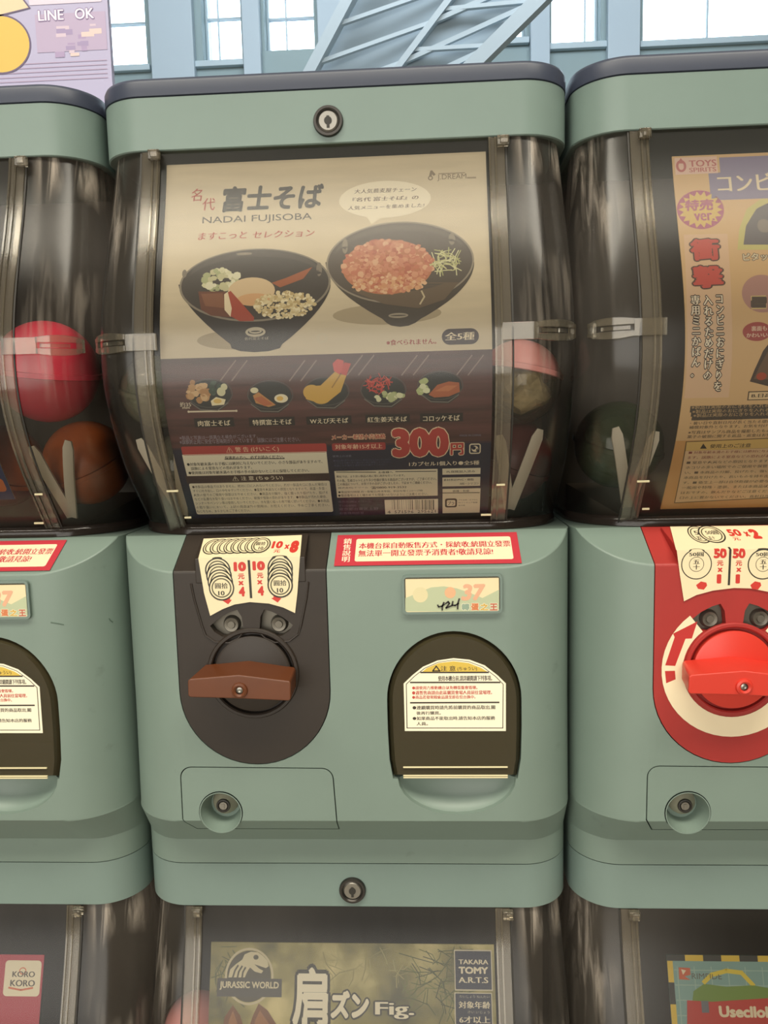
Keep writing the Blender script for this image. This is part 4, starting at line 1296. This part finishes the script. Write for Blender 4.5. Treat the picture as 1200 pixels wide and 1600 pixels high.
def make_machine(colour):
    root = empty('capsule_machine', (0, 0, 0))
    # head band with its lock
    hb = loft([(-0.0125, 0.0006, .1444, .0300), (-0.0119, 0, .1450, .0300), (0.0184, 0, .1450, .0300)], 0.30, 18)
    head = build('head_band', hb, M['teal_head'], root, DZ, 30)
    r, c, s = lock_mb(-0.0003, 0.0, 0.0, 0.0090)
    lk = build('head_lock', r, M['steel_dark'], root, DZ)
    build('lock_core', c, M['steel'], lk, DZ); build('keyhole', s, M['slot_dark'], lk, DZ)
    # clear case
    zs = [-0.0125-(0.2500-0.0125)*i/22 for i in range(23)]
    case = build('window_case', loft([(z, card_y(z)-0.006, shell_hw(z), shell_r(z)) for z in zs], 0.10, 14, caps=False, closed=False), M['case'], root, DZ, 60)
    zr = [-0.2503, -0.2498, -0.2466, -0.2450, -0.2436]
    build('base_rim', loft([(z, y, hw, shell_r(z)+.002) for z, y, hw in zip(zr, (.0092, .0086, .0090, .0098, card_y(-.2436)-.0066), (.1428, .1432, .1428, .1424, shell_hw(-.2436)+.0003))], 0.10, 14, caps=False, closed=False), M['rim'], case, DZ, 60)
    for x0, x1 in ((-0.1150, -0.1040), (0.0955, 0.1045)):
        build('cover_edge', strip_on_shell(x0, x1, -0.0130, -0.2480, 0.0002, 0.0012), M['cover'], case, DZ)
    for x0 in (-0.1163, 0.1049):
        build('cover_seam', strip_on_shell(x0, x0+0.0010, -0.0130, -0.2480, 0.0001, 0.0007), M['slot_dark'], case, DZ)
    for x0 in (-0.1058, 0.0950, 0.0985, -0.1090):
        build('cover_bead', strip_on_shell(x0, x0+0.0012, -0.0130, -0.2480, 0.0013, 0.0009), M['clear'], case, DZ)
    for x, z in ((-0.1068, -0.0148), (0.1035, -0.0152)):
        y = card_y(z)-0.0075
        build('hinge_clip', MB().box(x-0.0036, x+0.0036, y-0.004, y, z-0.0036, z+0.0022).box(x-0.0018, x+0.0030, y-0.0055, y-0.004, z-0.0030, z+0.0018), M['clear'], case, DZ, bevel=0.0006)
    for x0, x1, z in ((-0.1098, -0.1022, -0.2199), (-0.1031, -0.0985, -0.2384), (0.0976, 0.1030, -0.2202), (0.0889, 0.0955, -0.2404)):
        y = card_y(z)-0.0080
        build('glint_tab', MB().box(x0, x1, y-0.0008, y, z-0.0007, z+0.0007), M['ridge'], case, DZ, bevel=0.0003)  # clear tabs, with their glints painted in as pale solid bars
    for sd in (-1, 1): build('latch', latch_mb(sd), M['clear'], root, DZ)
    # inside of the case: rear housing, sloping tray and the two V shaped guides
    build('rear_housing', MB().box(-.1415, .1415, 0.1005, 0.30, -0.2500, -0.0125), M['housing'], root, DZ)
    tr_ = MB(); v = []
    for s in (-1, 1): v += [(s*.108, 0.024, -0.2500), (s*.108, 0.024, -0.2470), (s*.134, 0.100, -0.2290), (s*.134, 0.100, -0.2500)]
    build('capsule_tray', tr_.add(v, [(0, 1, 2, 3), (7, 6, 5, 4), (0, 4, 5, 1), (1, 5, 6, 2), (2, 6, 7, 3), (3, 7, 4, 0)]), M['tray'], root, DZ)
    for sd in (-1, 1):
        for xt, zt_ in ((sd*0.0995, -0.1895), (sd*0.1240, -0.1865)):
            xb, zb = sd*0.1085, -0.2385
            v = []; n = 10; w = 0.0034
            d = Vector((xt-xb, zt_-zb)).normalized(); pn = Vector((d.y, -d.x))
            for i in range(n+1):
                t = i/n; x = xb+(xt-xb)*t; z = zb+(zt_-zb)*t; y = card_y(z)+0.006
                ww = w*(1 if i < n else 0.55)
                v += [(x-pn.x*ww, y, z-pn.y*ww), (x+pn.x*ww, y, z+pn.y*ww), (x+pn.x*ww, y+0.002, z+pn.y*ww), (x-pn.x*ww, y+0.002, z-pn.y*ww)]
            f = [(0, 1, 2, 3), tuple(4*n+k for k in (3, 2, 1, 0))]
            for i in range(n):
                for k in range(4): f.append((4*i+k, 4*i+(k+1) % 4, 4*i+4+(k+1) % 4, 4*i+4+k))
            build('guide_bar', MB().add(v, f), M['vbar'], root, DZ)
    # body, with pockets for coin panel, service door and chute
    body = body_shell(root)
    solid = body.data.copy()
    boolean(body, MB().prism(PANEL, -0.05, 0.012), 'DIFFERENCE')
    boolean(body, MB().prism(DOORP, -0.05, 0.008), 'DIFFERENCE')
    scoop = MB()
    n1, n2 = 28, 14; v = []; f = []
    for i in range(n2+1):
        a = -math.pi/2+math.pi*i/n2
        v += [(.0700+.0372*math.cos(a)*math.cos(2*math.pi*k/n1), -.0232+.0135*math.sin(a), -.4022+.0245*math.cos(a)*math.sin(2*math.pi*k/n1)) for k in range(n1)]
    f = [(i*n1+k, i*n1+(k+1) % n1, (i+1)*n1+(k+1) % n1, (i+1)*n1+k) for i in range(n2) for k in range(n1)]
    me_pts = []
    scoop.add(v, f)
    # weld the poles
    bm = bmesh.new(); t = bpy.data.meshes.new('t'); t.from_pydata(scoop.v, [], scoop.f); bm.from_mesh(t)
    bmesh.ops.remove_doubles(bm, verts=bm.verts, dist=1e-6); bm.verts.index_update()
    scoop2 = MB().add([tuple(q.co) for q in bm.verts], [tuple(q.index for q in g.verts) for g in bm.faces]); bm.free(); bpy.data.meshes.remove(t)
    boolean(body, scoop2, 'DIFFERENCE')
    boolean(body, MB().prism(ARCH, -0.05, 0.030), 'DIFFERENCE')
    finish(body, 18, DZ)
    # coin panel
    pan = link('coin_panel', solid.copy(), root); pan.data.materials.clear(); pan.data.materials.append(M['panel_'+colour])
    boolean(pan, MB().prism(poly_offset(PANEL, -0.0006), -0.05, 0.0114), 'INTERSECT')
    EYE_L = [(-.0605, -.3062), (-.0615, -.2975), (-.0640, -.2930)] + [(-.0690, -.2945), (-.0755, -.2980), (-.0815, -.3030)] + [(-.0790, -.3068), (-.0745, -.3098), (-.0690, -.3105), (-.0640, -.3098)]
    EYE_L = EYE_L[::1]
    EYE_R = [(-.1112-x, z) for x, z in EYE_L][::-1]
    for E in (EYE_L, EYE_R):
        boolean(pan, MB().prism(E, -0.05, -0.0150), 'DIFFERENCE')
    boolean(pan, MB().lathe([(0, -0.05), (.0270, -0.05), (.0270, -0.0195), (0, -0.0195)], (-.0558, 0, -.3335), n=48), 'DIFFERENCE')
    pan['tmp'] = 1
    finish(pan, 20, DZ); del pan['tmp']
    for E in (EYE_L, EYE_R):
        cx = sum(p[0] for p in E)/len(E)
        sgn = 1 if cx > -.0555 else -1
        pl = build('slot_plate', MB().prism(poly_offset(E, 0.0004) if sgn < 0 else poly_offset(E, 0.0004), -0.0166, -0.0152), M['slot'], pan, DZ)
        cc = (-.0390 if sgn > 0 else -.0690)
        b = MB().lathe([(0, -0.0205), (.0022, -0.0205), (.0026, -0.0196), (.0044, -0.0200), (.0050, -0.0190), (.0056, -0.0166)], (cc, 0, -.3032), n=24)
        build('coin_button', b, M['slot'], pan, DZ)
    bz = MB(); prof = [(FY-.0004, -.2605), (.0064, -.2498), (.0064, -.2560), (FY+.0020, -.2760), (FY-.0004, -.2760)]
    v = []
    for xt, xf in ((-.0915, -.0890), (-.0220, -.0205)):
        v += [((xt if y > 0 else xf), y, z) for y, z in prof]
    n = len(prof)
    bz.add(v, [tuple(range(n)), tuple(range(2*n-1, n-1, -1))]+[(k, n+k, n+(k+1) % n, (k+1) % n) for k in range(n)])
    build('coin_bezel', bz, M['panel_'+colour], pan, DZ, bevel=0.0006)
    rd = MB().tube([(-.0920, FY-.0002, -.2760), (-.0905, FY-.0002, -.2860), (-.0865, FY-.0002, -.3030), (-.0845, FY-.0002, -.3090), (-.0790, FY-.0002, -.3130), (-.0700, FY-.0002, -.3138), (-.0640, FY-.0002, -.3110), (-.0600, FY-.0002, -.3065)], 0.0007)
    rd.tube([(-.0190, FY-.0002, -.2760), (-.0205, FY-.0002, -.2860), (-.0245, FY-.0002, -.3030), (-.0265, FY-.0002, -.3090), (-.0322, FY-.0002, -.3130), (-.0412, FY-.0002, -.3138), (-.0472, FY-.0002, -.3110), (-.0512, FY-.0002, -.3065)], 0.0007)
    build('panel_ridge', rd, M['panel_'+colour], pan, DZ)
    rim = MB().lathe([(.0260, -0.0197), (.0260, -0.0236), (.0268, -0.0244), (.0284, -0.0244), (.0290, -0.0236), (.0290, -0.0220)], (-.0558, 0, -.3335), n=48)
    build('dial_collar', rim, M['panel_'+colour], pan, DZ)
    # knob
    kn = build('knob', MB().lathe([(0, -0.0252), (.0225, -0.0252), (.0240, -0.0244), (.0240, -0.0196)], (-.0558, 0, -.3335), n=48), M['panel_'+colour] if colour == 'brown' else M['knob_red'], root, DZ)
    F_ = [(-.0900, -.3300), (-.0884, -.3288), (-.0590, -.3266), (-.0292, -.3306), (-.0280, -.3318), (-.0284, -.3418), (-.0296, -.3428), (-.0590, -.3412), (-.0890, -.3402), (-.0902, -.3390)][::-1]
    Bk = [((x+.0590)*0.93-.0575, (z+.3345)*1.15-.3338) for x, z in F_]
    build('handle', MB().prism(Bk, -.047, -.0240, 0, F_), M['knob_'+colour], kn, DZ, bevel=0.0012)
    build('handle_boss', MB().lathe([(.0022, -.0480), (.0034, -.0488), (.0046, -.0482), (.0050, -.0466)], (-.0588, 0, -.3360), n=28), M['knob_'+colour], kn, DZ)
    build('screw', MB().lathe([(0, -.0474), (.0010, -.0478), (.0020, -.0474), (.0022, -.0466)], (-.0588, 0, -.3360), n=16), M['steel'], kn, DZ)
    # service door with its lock
    dr = link('service_door', solid.copy(), root)
    boolean(dr, MB().prism(poly_offset(DOORP, -0.0007), -0.05, 0.007), 'INTERSECT')
    WELL = (-.0808, -.4252)
    boolean(dr, MB().lathe([(0, -0.05), (.0142, -0.05), (.0142, -0.0218), (.0100, -0.0085), (0, -0.0085)], (WELL[0], 0, WELL[1]), n=36), 'DIFFERENCE')
    finish(dr, 20, DZ)
    build('lock_cup', MB().lathe([(.0137, -0.0234), (.0131, -0.0234), (.0096, -0.0098), (0, -0.0098), (0, -0.0092), (.0099, -0.0092), (.0137, -0.0226)], (WELL[0], 0, WELL[1]), n=36), M['teal'], dr, DZ)
    lb = build('lock_barrel', MB().lathe([(0, -0.0155), (.0028, -0.0155), (.0030, -0.0170), (.0044, -0.0172), (.0048, -0.0160), (.0076, -0.0130), (.0086, -0.0098)], (WELL[0]+.0002, 0, WELL[1]+.0016), n=28), M['well'], dr, DZ)
    build('lock_face', MB().lathe([(0, -0.0176), (.0026, -0.0176), (.0028, -0.0168)], (WELL[0]+.0002, 0, WELL[1]+.0016), n=20).box(WELL[0]-.0006, WELL[0]+.0010, -0.0180, -0.0170, WELL[1]-.0002, WELL[1]+.0030), M['steel'], dr, DZ)
    build('lock_ring', MB().lathe([(.0029, -0.0170), (.0034, -0.0180), (.0044, -0.0178), (.0046, -0.0170)], (WELL[0]+.0002, 0, WELL[1]+.0016), n=24), M['slot_dark'], dr, DZ)
    # chute: liner and smoked door with its ridges
    li = MB(); A = poly_offset(ARCH, -0.0004); B = poly_offset(ARCH, -0.0040); n = len(A)
    v = [(x, -0.0180, z) for x, z in A]+[(x, 0.0285, z) for x, z in B]
    li.add(v, [(i, (i+1) % n, n+(i+1) % n, n+i) for i in range(n)]+[tuple(range(n, 2*n))])
    build('chute_liner', li, M['liner'], root, DZ)
    D0 = poly_offset(ARCH, -0.0010)
    D1 = poly_offset(ARCH, -0.0035)
    cd = build('chute_door', MB().prism(D0, -0.0240, -0.0195, 0, D1).prism(D0, -0.0195, -0.0185), M['door'], root, DZ)
    for z, w in ((-0.3945, .0325), (-0.4000, .0325), (-0.4012, .0325)):
        build('door_ridge', MB().box(.0690-w, .0690+w, -0.0250, -0.0238, z-0.00045, z+0.00045), M['ridge'], cd, DZ, bevel=0.0003)
    print_part('caution_label', PRINTS['chute'][0][1], body_pt, cd, DZ, 0.0014, bend=False)
    # stickers on the body
    print_part('sale_notice', PRINTS['tax'][0][1], body_pt, root, DZ, 0.0006, bend=False)
    hd = build('tag_holder', MB().prism([(x, z) for x, z in rrect(.0388, -.2963, .0985, -.2728, .0022, 4)], FY-.0016, FY-.0001), M['clear'], root, DZ)
    fr = MB(); o_ = rrect(.0384, -.2967, .0989, -.2724, .0026, 4); i_ = rrect(.0398, -.2953, .0975, -.2738, .0018, 4); n = len(o_)
    v = [(x, FY-.0024, z) for x, z in o_]+[(x, FY-.0024, z) for x, z in i_]+[(x, FY-.0001, z) for x, z in o_]+[(x, FY-.0001, z) for x, z in i_]
    f = []
    for k in range(n):
        j = (k+1) % n; f += [(k, j, n+j, n+k), (k, 2*n+k, 2*n+j, j), (n+k, n+j, 3*n+j, 3*n+k)]
    build('holder_frame', fr.add(v, f), mat('dark_clear_frame', '6f8078', 0.3) if 'hf' not in M else M['hf'], hd, DZ)
    print_part('name_slip', PRINTS['slip'][0][1], body_pt, hd, DZ, 0.0018, bend=False)
    return root

def kids(o): return list(o.children)
def copy_tree(o, parent=None, skip=()):
    c = o.copy(); COL.objects.link(c)
    if parent: c.parent = parent
    for ch in kids(o):
        if ch.name.split('.')[0] not in skip: copy_tree(ch, c, skip)
    return c

m_mid = make_machine('brown')
m_right = copy_tree(m_mid)
m_left = copy_tree(m_mid)
for ch in kids(m_right):
    k = ch.name.split('.')[0]
    def repaint(o, m):
        o.data = o.data.copy(); o.data.materials[0] = m
    if k == 'coin_panel':
        repaint(ch, M['panel_red'])
        for g in kids(ch):
            if g.name.split('.')[0] == 'panel_ridge': bpy.data.objects.remove(g)
            elif g.name.split('.')[0] in ('dial_collar', 'coin_bezel'): repaint(g, M['panel_red'])
    if k == 'knob':
        repaint(ch, M['knob_red'])
        for g in kids(ch):
            if g.name.split('.')[0] in ('handle', 'handle_boss'): repaint(g, M['knob_red'])
lows = [copy_tree(m_mid, None, ('coin_panel', 'knob', 'service_door', 'chute_door', 'chute_liner', 'sale_notice', 'tag_holder', 'body')) for _ in range(3)]
plain = [o for o in lows]
# lower machines are cut off by the frame just under the tops of their windows: a plain body carries them
body_low = None
for i, o in enumerate(lows):
    if body_low is None:
        body_low = body_shell(o); finish(body_low, 18, DZ)
    else:
        b = body_low.copy(); COL.objects.link(b); b.parent = o
# lids and coin notices differ from machine to machine
def lid(root):
    tm = loft([(0.0186, 0.0006, .1444, .0300), (0.0192, -.0006, .1454, .0305), (0.0270, -.0006, .1454, .0305), (0.0292, 0.0004, .1446, .0300), (0.0304, 0.0030, .1420, .0285), (0.0308, 0.0070, .1380, .0260)], 0.30, 18)
    return build('top_lid', tm, M['trim'], root, DZ, 50)
lid0 = lid(m_mid)
for r_ in (m_left, m_right):
    c = lid0.copy(); COL.objects.link(c); c.parent = r_
def panel_of(r): return next(c for c in kids(r) if c.name.split('.')[0] == 'coin_panel')
print_part('coin_notice', PRINTS['coin10'][0][1], bezel_pt, panel_of(m_mid), DZ, 0.0007, fold=True)
C50 = PRINTS['coin50'][0][1]
print_part('coin_notice', C50, bezel_pt, panel_of(m_right), DZ, 0.0007, fold=True)
# red machine only: white ring with a red arrow round its dial
def ring_ops():
    cx, cz = -558, LL*1e4+(FZ+.3335)*1e4
    def P(r, a): return (cx+r*10000*math.cos(math.radians(a)), cz-r*10000*math.sin(math.radians(a)))
    ring = [P(.0425, 128+(284)*k/40) for k in range(41)]+[P(.0300, 412-(284)*k/40) for k in range(41)]
    arrow = [P(.0405, 176), P(.0405, 150), P(.0425, 148), P(.0370, 126), P(.0315, 142), P(.0345, 146), P(.0345, 176)]
    tail = [P(.0405, 192), P(.0405, 181), P(.0345, 181), P(.0345, 190)]
    return [('P', 1, 'f0e0bc', ring), ('P', 2, 'b8302c', arrow), ('P', 2, 'b8302c', tail)]
print_part('dial_ring', ring_ops(), body_pt, panel_of(m_right), DZ, 0.0003, bend=False)
hold = next(c for c in kids(m_mid) if c.name.split('.')[0] == 'tag_holder')
hw_ = print_part('handwritten_number', PRINTS['hand424'][0][1], body_pt, hold, DZ, 0.0022, bend=False); hw_['label'] = 'handwritten black number on the slip'

NAMES = [
    (m_mid, 0, 0, 'pale teal capsule machine with brown coin panel and soba bowl card', ),
    (m_left, -1, 0, 'pale teal capsule machine with a bright pink-red capsule behind its window', ),
    (m_right, 1, 0, 'pale teal capsule machine with bright red coin panel and red handle', ),
    (lows[0], 0, -1, 'lower capsule machine whose card shows a dinosaur emblem, under the brown-panelled machine', ),
    (lows[1], -1, -1, 'lower capsule machine with a plain crimson card in its window', ),
    (lows[2], 1, -1, 'lower capsule machine with a yellow and black chequered card', )]
for o, i, j, lab in NAMES:
    o.location = (i*PITCH, 0, LIFT+BASE+j*TIER)
    tag(o, lab, 'capsule machine', 'stacked capsule machines')
# stand under the lower row
st = tag(empty('machine_stand', (0, 0.15, 0)), 'low dark stand carrying the two rows of capsule machines', 'stand')
build('plinth', MB().box(-0.46, 0.46, -0.12, 0.16, 0, LIFT+BASE-TIER-0.02), M['black'], st)
build('stand_top', MB().box(-0.47, 0.47, -0.15, 0.17, LIFT+BASE-TIER-0.02, LIFT+BASE-TIER-0.0005), M['steel_dark'], st)

# ================================================================== cards behind the windows
def card(key, i, j, u0, u1, v0, v1, base, name, label, group='display cards in the machine windows'):
    n = 48; mb = MB(); v = []
    for off in (0.0001, -0.0005):
        for k in range(n+1):
            for u in (u0, u1): v.append(card_pt(u, v0+(v1-v0)*k/n, off))
    K = 2*(n+1); f = []
    for k in range(n):
        f += [(2*k, 2*k+2, 2*k+3, 2*k+1), (K+2*k, K+2*k+1, K+2*k+3, K+2*k+2), (2*k, K+2*k, K+2*k+2, 2*k+2), (2*k+1, 2*k+3, K+2*k+3, K+2*k+1)]
    f += [(0, 1, K+1, K), (2*n, K+2*n, K+2*n+1, 2*n+1)]
    z0 = card_pt(0, v1, 0)[2]
    o = build(name, mb.add(v, f), base, None, -z0, 40)
    o.location = (i*PITCH, 0, LIFT+j*TIER+z0)
    tag(o, label, 'display card', group)
    for nm, ops in PRINTS[key]:
        print_part(nm, ops, card_pt, o, -z0, 0.0002, clip=(u0, u1, v0, v1))
    return o
W_ = pm('e6d4b0')
soba = card('soba', 0, 0, -.1020, .0940, .0066, .2430, pm('PAPER'), 'display_card', 'beige display card picturing two black noodle bowls above a row of five small ones')
for ch in kids(soba):
    if ch.name.startswith('bowl_picture'): ch['label'] = 'printed black bowl of noodles with egg, fishcake and tempura crumbs' if '.' not in ch.name else 'printed black bowl holding a big orange fritter'
card('onigiri', 1, 0, -.0890, .0940, .0149, .2426, pm('d9b583'), 'display_card', 'yellow and pink display card with vertical white lettering and a starburst')
card('left', -1, 0, -.1000, .0790, .0200, .2236, pm('d8c8a8'), 'display_card', 'navy blue display card at the left edge of the photo')
card('dino', 0, -1, -.0990, .0940, .0279, .2430, pm('FOREST'), 'display_card', 'green forest display card with round dinosaur emblem and white title')
card('crimson', -1, -1, -.1000, .0773, .0373, .2430, pm('b3213c'), 'display_card', 'plain crimson display card with a small white square logo')
card('train', 1, -1, -.0850, .0940, .0331, .2430, pm('7fa09a'), 'display_card', 'pale blue display card with yellow and black chequered border and red train')

# ================================================================== capsules
def capsule(c, r, top, low, label, tilt=(0, 0, 0), toy=None, split=0.0, grp='toy capsules behind the windows'):
    root = tag(empty('toy_capsule', (c[0], c[1], LIFT+c[2])), label, 'capsule', grp)
    root.rotation_euler = tilt
    n = 12
    up = [(0, r)]+[(r*math.sin(a), r*math.cos(a)) for a in [math.acos(split)*k/n for k in range(1, n+1)]]
    build('upper_shell', MB().lathe(up, (0, 0, 0), 'z', 36), top, root, 0, 60)
    dn = [(r*.985*math.sin(a), r*.985*math.cos(a)) for a in [math.acos(split)+(math.pi-math.acos(split))*k/n for k in range(n)]]+[(0, -r*.985)]
    build('lower_shell', MB().lathe(dn, (0, 0, 0), 'z', 36), low, root, 0, 60)
    z = split*r; q = math.sqrt(r*r-z*z)
    build('rim_band', MB().lathe([(q, z-.0022), (q+.0010, z-.0018), (q+.0010, z+.0012), (q, z+.0016)], (0, 0, 0), 'z', 36), top, root, 0, 40)
    if toy:
        bm = bmesh.new(); bmesh.ops.create_icosphere(bm, subdivisions=3, radius=r*0.72)
        rd = random.Random(toy[1])
        for v in bm.verts:
            f = 1+0.20*math.sin(v.co.x*260+rd.random()*.5)*math.sin(v.co.z*210)+rd.uniform(-.06, .06)
            v.co *= f; v.co.z = v.co.z*0.85-r*0.05
        me = bpy.data.meshes.new('wrapped_toy'); bm.to_mesh(me); bm.free(); me.materials.append(toy[0]); link('wrapped_toy', me, root)
    return root
m_red = mat('pink_red_capsule_plastic', 'e0304e', 0.35, spec=0.4)
m_red2 = mat('deep_red_capsule_plastic', 'b5253a', 0.4)
m_or = mat('orange_brown_capsule_plastic', 'a5521e', 0.4, noise=0.25, nscale=40)
m_pink = mat('pale_pink_lid_plastic', 'efa09c', 0.4)
m_mar = mat('maroon_capsule_plastic', '5a2a2c', 0.45)
m_bag = mat('crinkled_clear_wrap', 'c4b698', 0.25, noise=0.4, nscale=90, bump=0.8)
m_grn = mat('dull_green_toy', '55604a', 0.5, noise=0.3, nscale=60)
m_pk2 = mat('dusty_pink_capsule_plastic', '9b5a56', 0.45)
capsule((-.1960, .0250, -.1415), .0335, m_red, m_red2, 'bright pink-red capsule in the leftmost upper window', (0.10, 0.12, 0))
capsule((-.1790, .0380, -.2030), .0290, m_or, m_or, 'orange-brown capsule lying under the bright pink-red one', (0.4, -0.3, 0))
capsule((-.2400, .0400, -.2040), .0285, m_or, m_mar, 'dark maroon and orange capsule beside the orange-brown one', (0.2, 0.5, 0))
capsule((-.1190, .0140, -.1570), .0235, M['capsule_clear'], M['capsule_clear'], 'clear grey-green capsule behind the left end of the soba card', (0.2, 0.2, 0), (m_grn, 3))
capsule((-.1110, .0470, -.2075), .0255, M['capsule_clear'], m_mar, 'dark capsule at the bottom left behind the soba card', (0.3, -0.3, 0))
capsule((.1150, .0200, -.1570), .0270, m_pink, M['capsule_glass'], 'clear capsule with pale pink lid right of the soba card', (-0.05, 0.20, 0), (m_bag, 5), 0.28)
capsule((.1100, .0420, -.2070), .0290, m_mar, m_mar, 'dark maroon capsule below the pink-lidded one', (0.2, 0.4, 0))
capsule((.1820, .0360, -.1990), .0290, M['capsule_green'], M['capsule_green'], 'dark green see-through capsule in the red-panelled machine', (0.2, 0.2, 0), (m_grn, 8))
capsule((-.1170, .0140, -.6080), .0240, m_pink, m_pk2, 'dusty pink capsule beside the dinosaur card in the lower window', (0.3, 0.3, 0))

# ================================================================== board standing on the left machine
bd = tag(build('sign_board', MB().box(-0.44, -0.1680, 0.100, 0.105, 0, 0.30), mat('lavender_board', 'b2aecc', 0.5)), 'pale lavender printed board standing on top of the leftmost machine', 'sign board')
bd.location = (0, 0, LIFT+0.0312)
def bo(x, z): return (x*1e4, -(z-0.0312)*1e4)
def br(L, c, x0, z0, x1, z1, r=0): a = bo(x0, z0); b = bo(x1, z1); return ('R', L, c, a[0], a[1], b[0], b[1], r)
def board_pt(u, v, off): return (u, 0.100-off, -v)
ops = []
rd = random.Random(2)
ops.append(br(1, 'b3a4c0', -.222, .0930, -.170, .1190)); ops.append(br(2, 'd8ccdc', -.2255, .150, -.172, .1255, 10))
for k in range(5): ops.append(br(1, 'ab9ab4', -.26, .0735+k*.0030, -.171, .0741+k*.0030))
for k in range(16):
    x = rd.uniform(-.222, -.180); z = rd.uniform(.088, .112); w = rd.uniform(.004, .010); h = rd.uniform(.0012, .004)
    ops.append(br(2+k*.05, rd.choice(['a795b8', 'cdbccb', 'd8c4c0', '9f90b4']), x, z, x+w, z-h))
print_part('board_print', ops, board_pt, bd, 0, 0.0002, bend=False)
ops = []
a = bo(-.2195, .1218); b = bo(-.1782, .1143)
T_ = [('T', 3, 'efe6ee', 'LINE   OK', a[0], a[1], b[0], b[1], 0.02, 0, '8d7ca4', 0.06)]
prepare_texts({'board': [('x', T_)]})
print_part('board_lettering', T_, board_pt, bd, 0, 0.0003, bend=False)
c = bo(-.2490, .1000)
print_part('yellow_disc_print', [('E', 2, '6a5c78', c[0], c[1], 228, 205, 0, 40), ('E', 3, 'd8b75e', c[0], c[1], 216, 193, 0, 40), ('P', 2, '6a5c78', [bo(-.262, .132), bo(-.233, .1355), bo(-.2245, .1235), bo(-.262, .1165)]), ('P', 3, 'ddc9a8', [bo(-.262, .131), bo(-.2335, .1343), bo(-.2262, .1240), bo(-.262, .1178)])], board_pt, bd, 0, 0.0003, bend=False)

# two dark scuffs scratched into the left machine's rounded front corner
for k in (((.1099, -.2998), (.1135, -.3007), (.1171, -.3019)), ((.1388, -.3028), (.1392, -.3043), (.1402, -.3059))):
    pts = [(x, FY+.046-math.sqrt(.046**2-(x-.100)**2), z) for x, z in k]
    build('scuff_mark', MB().tube(pts, 0.00035), M['scratch'], m_left, DZ)
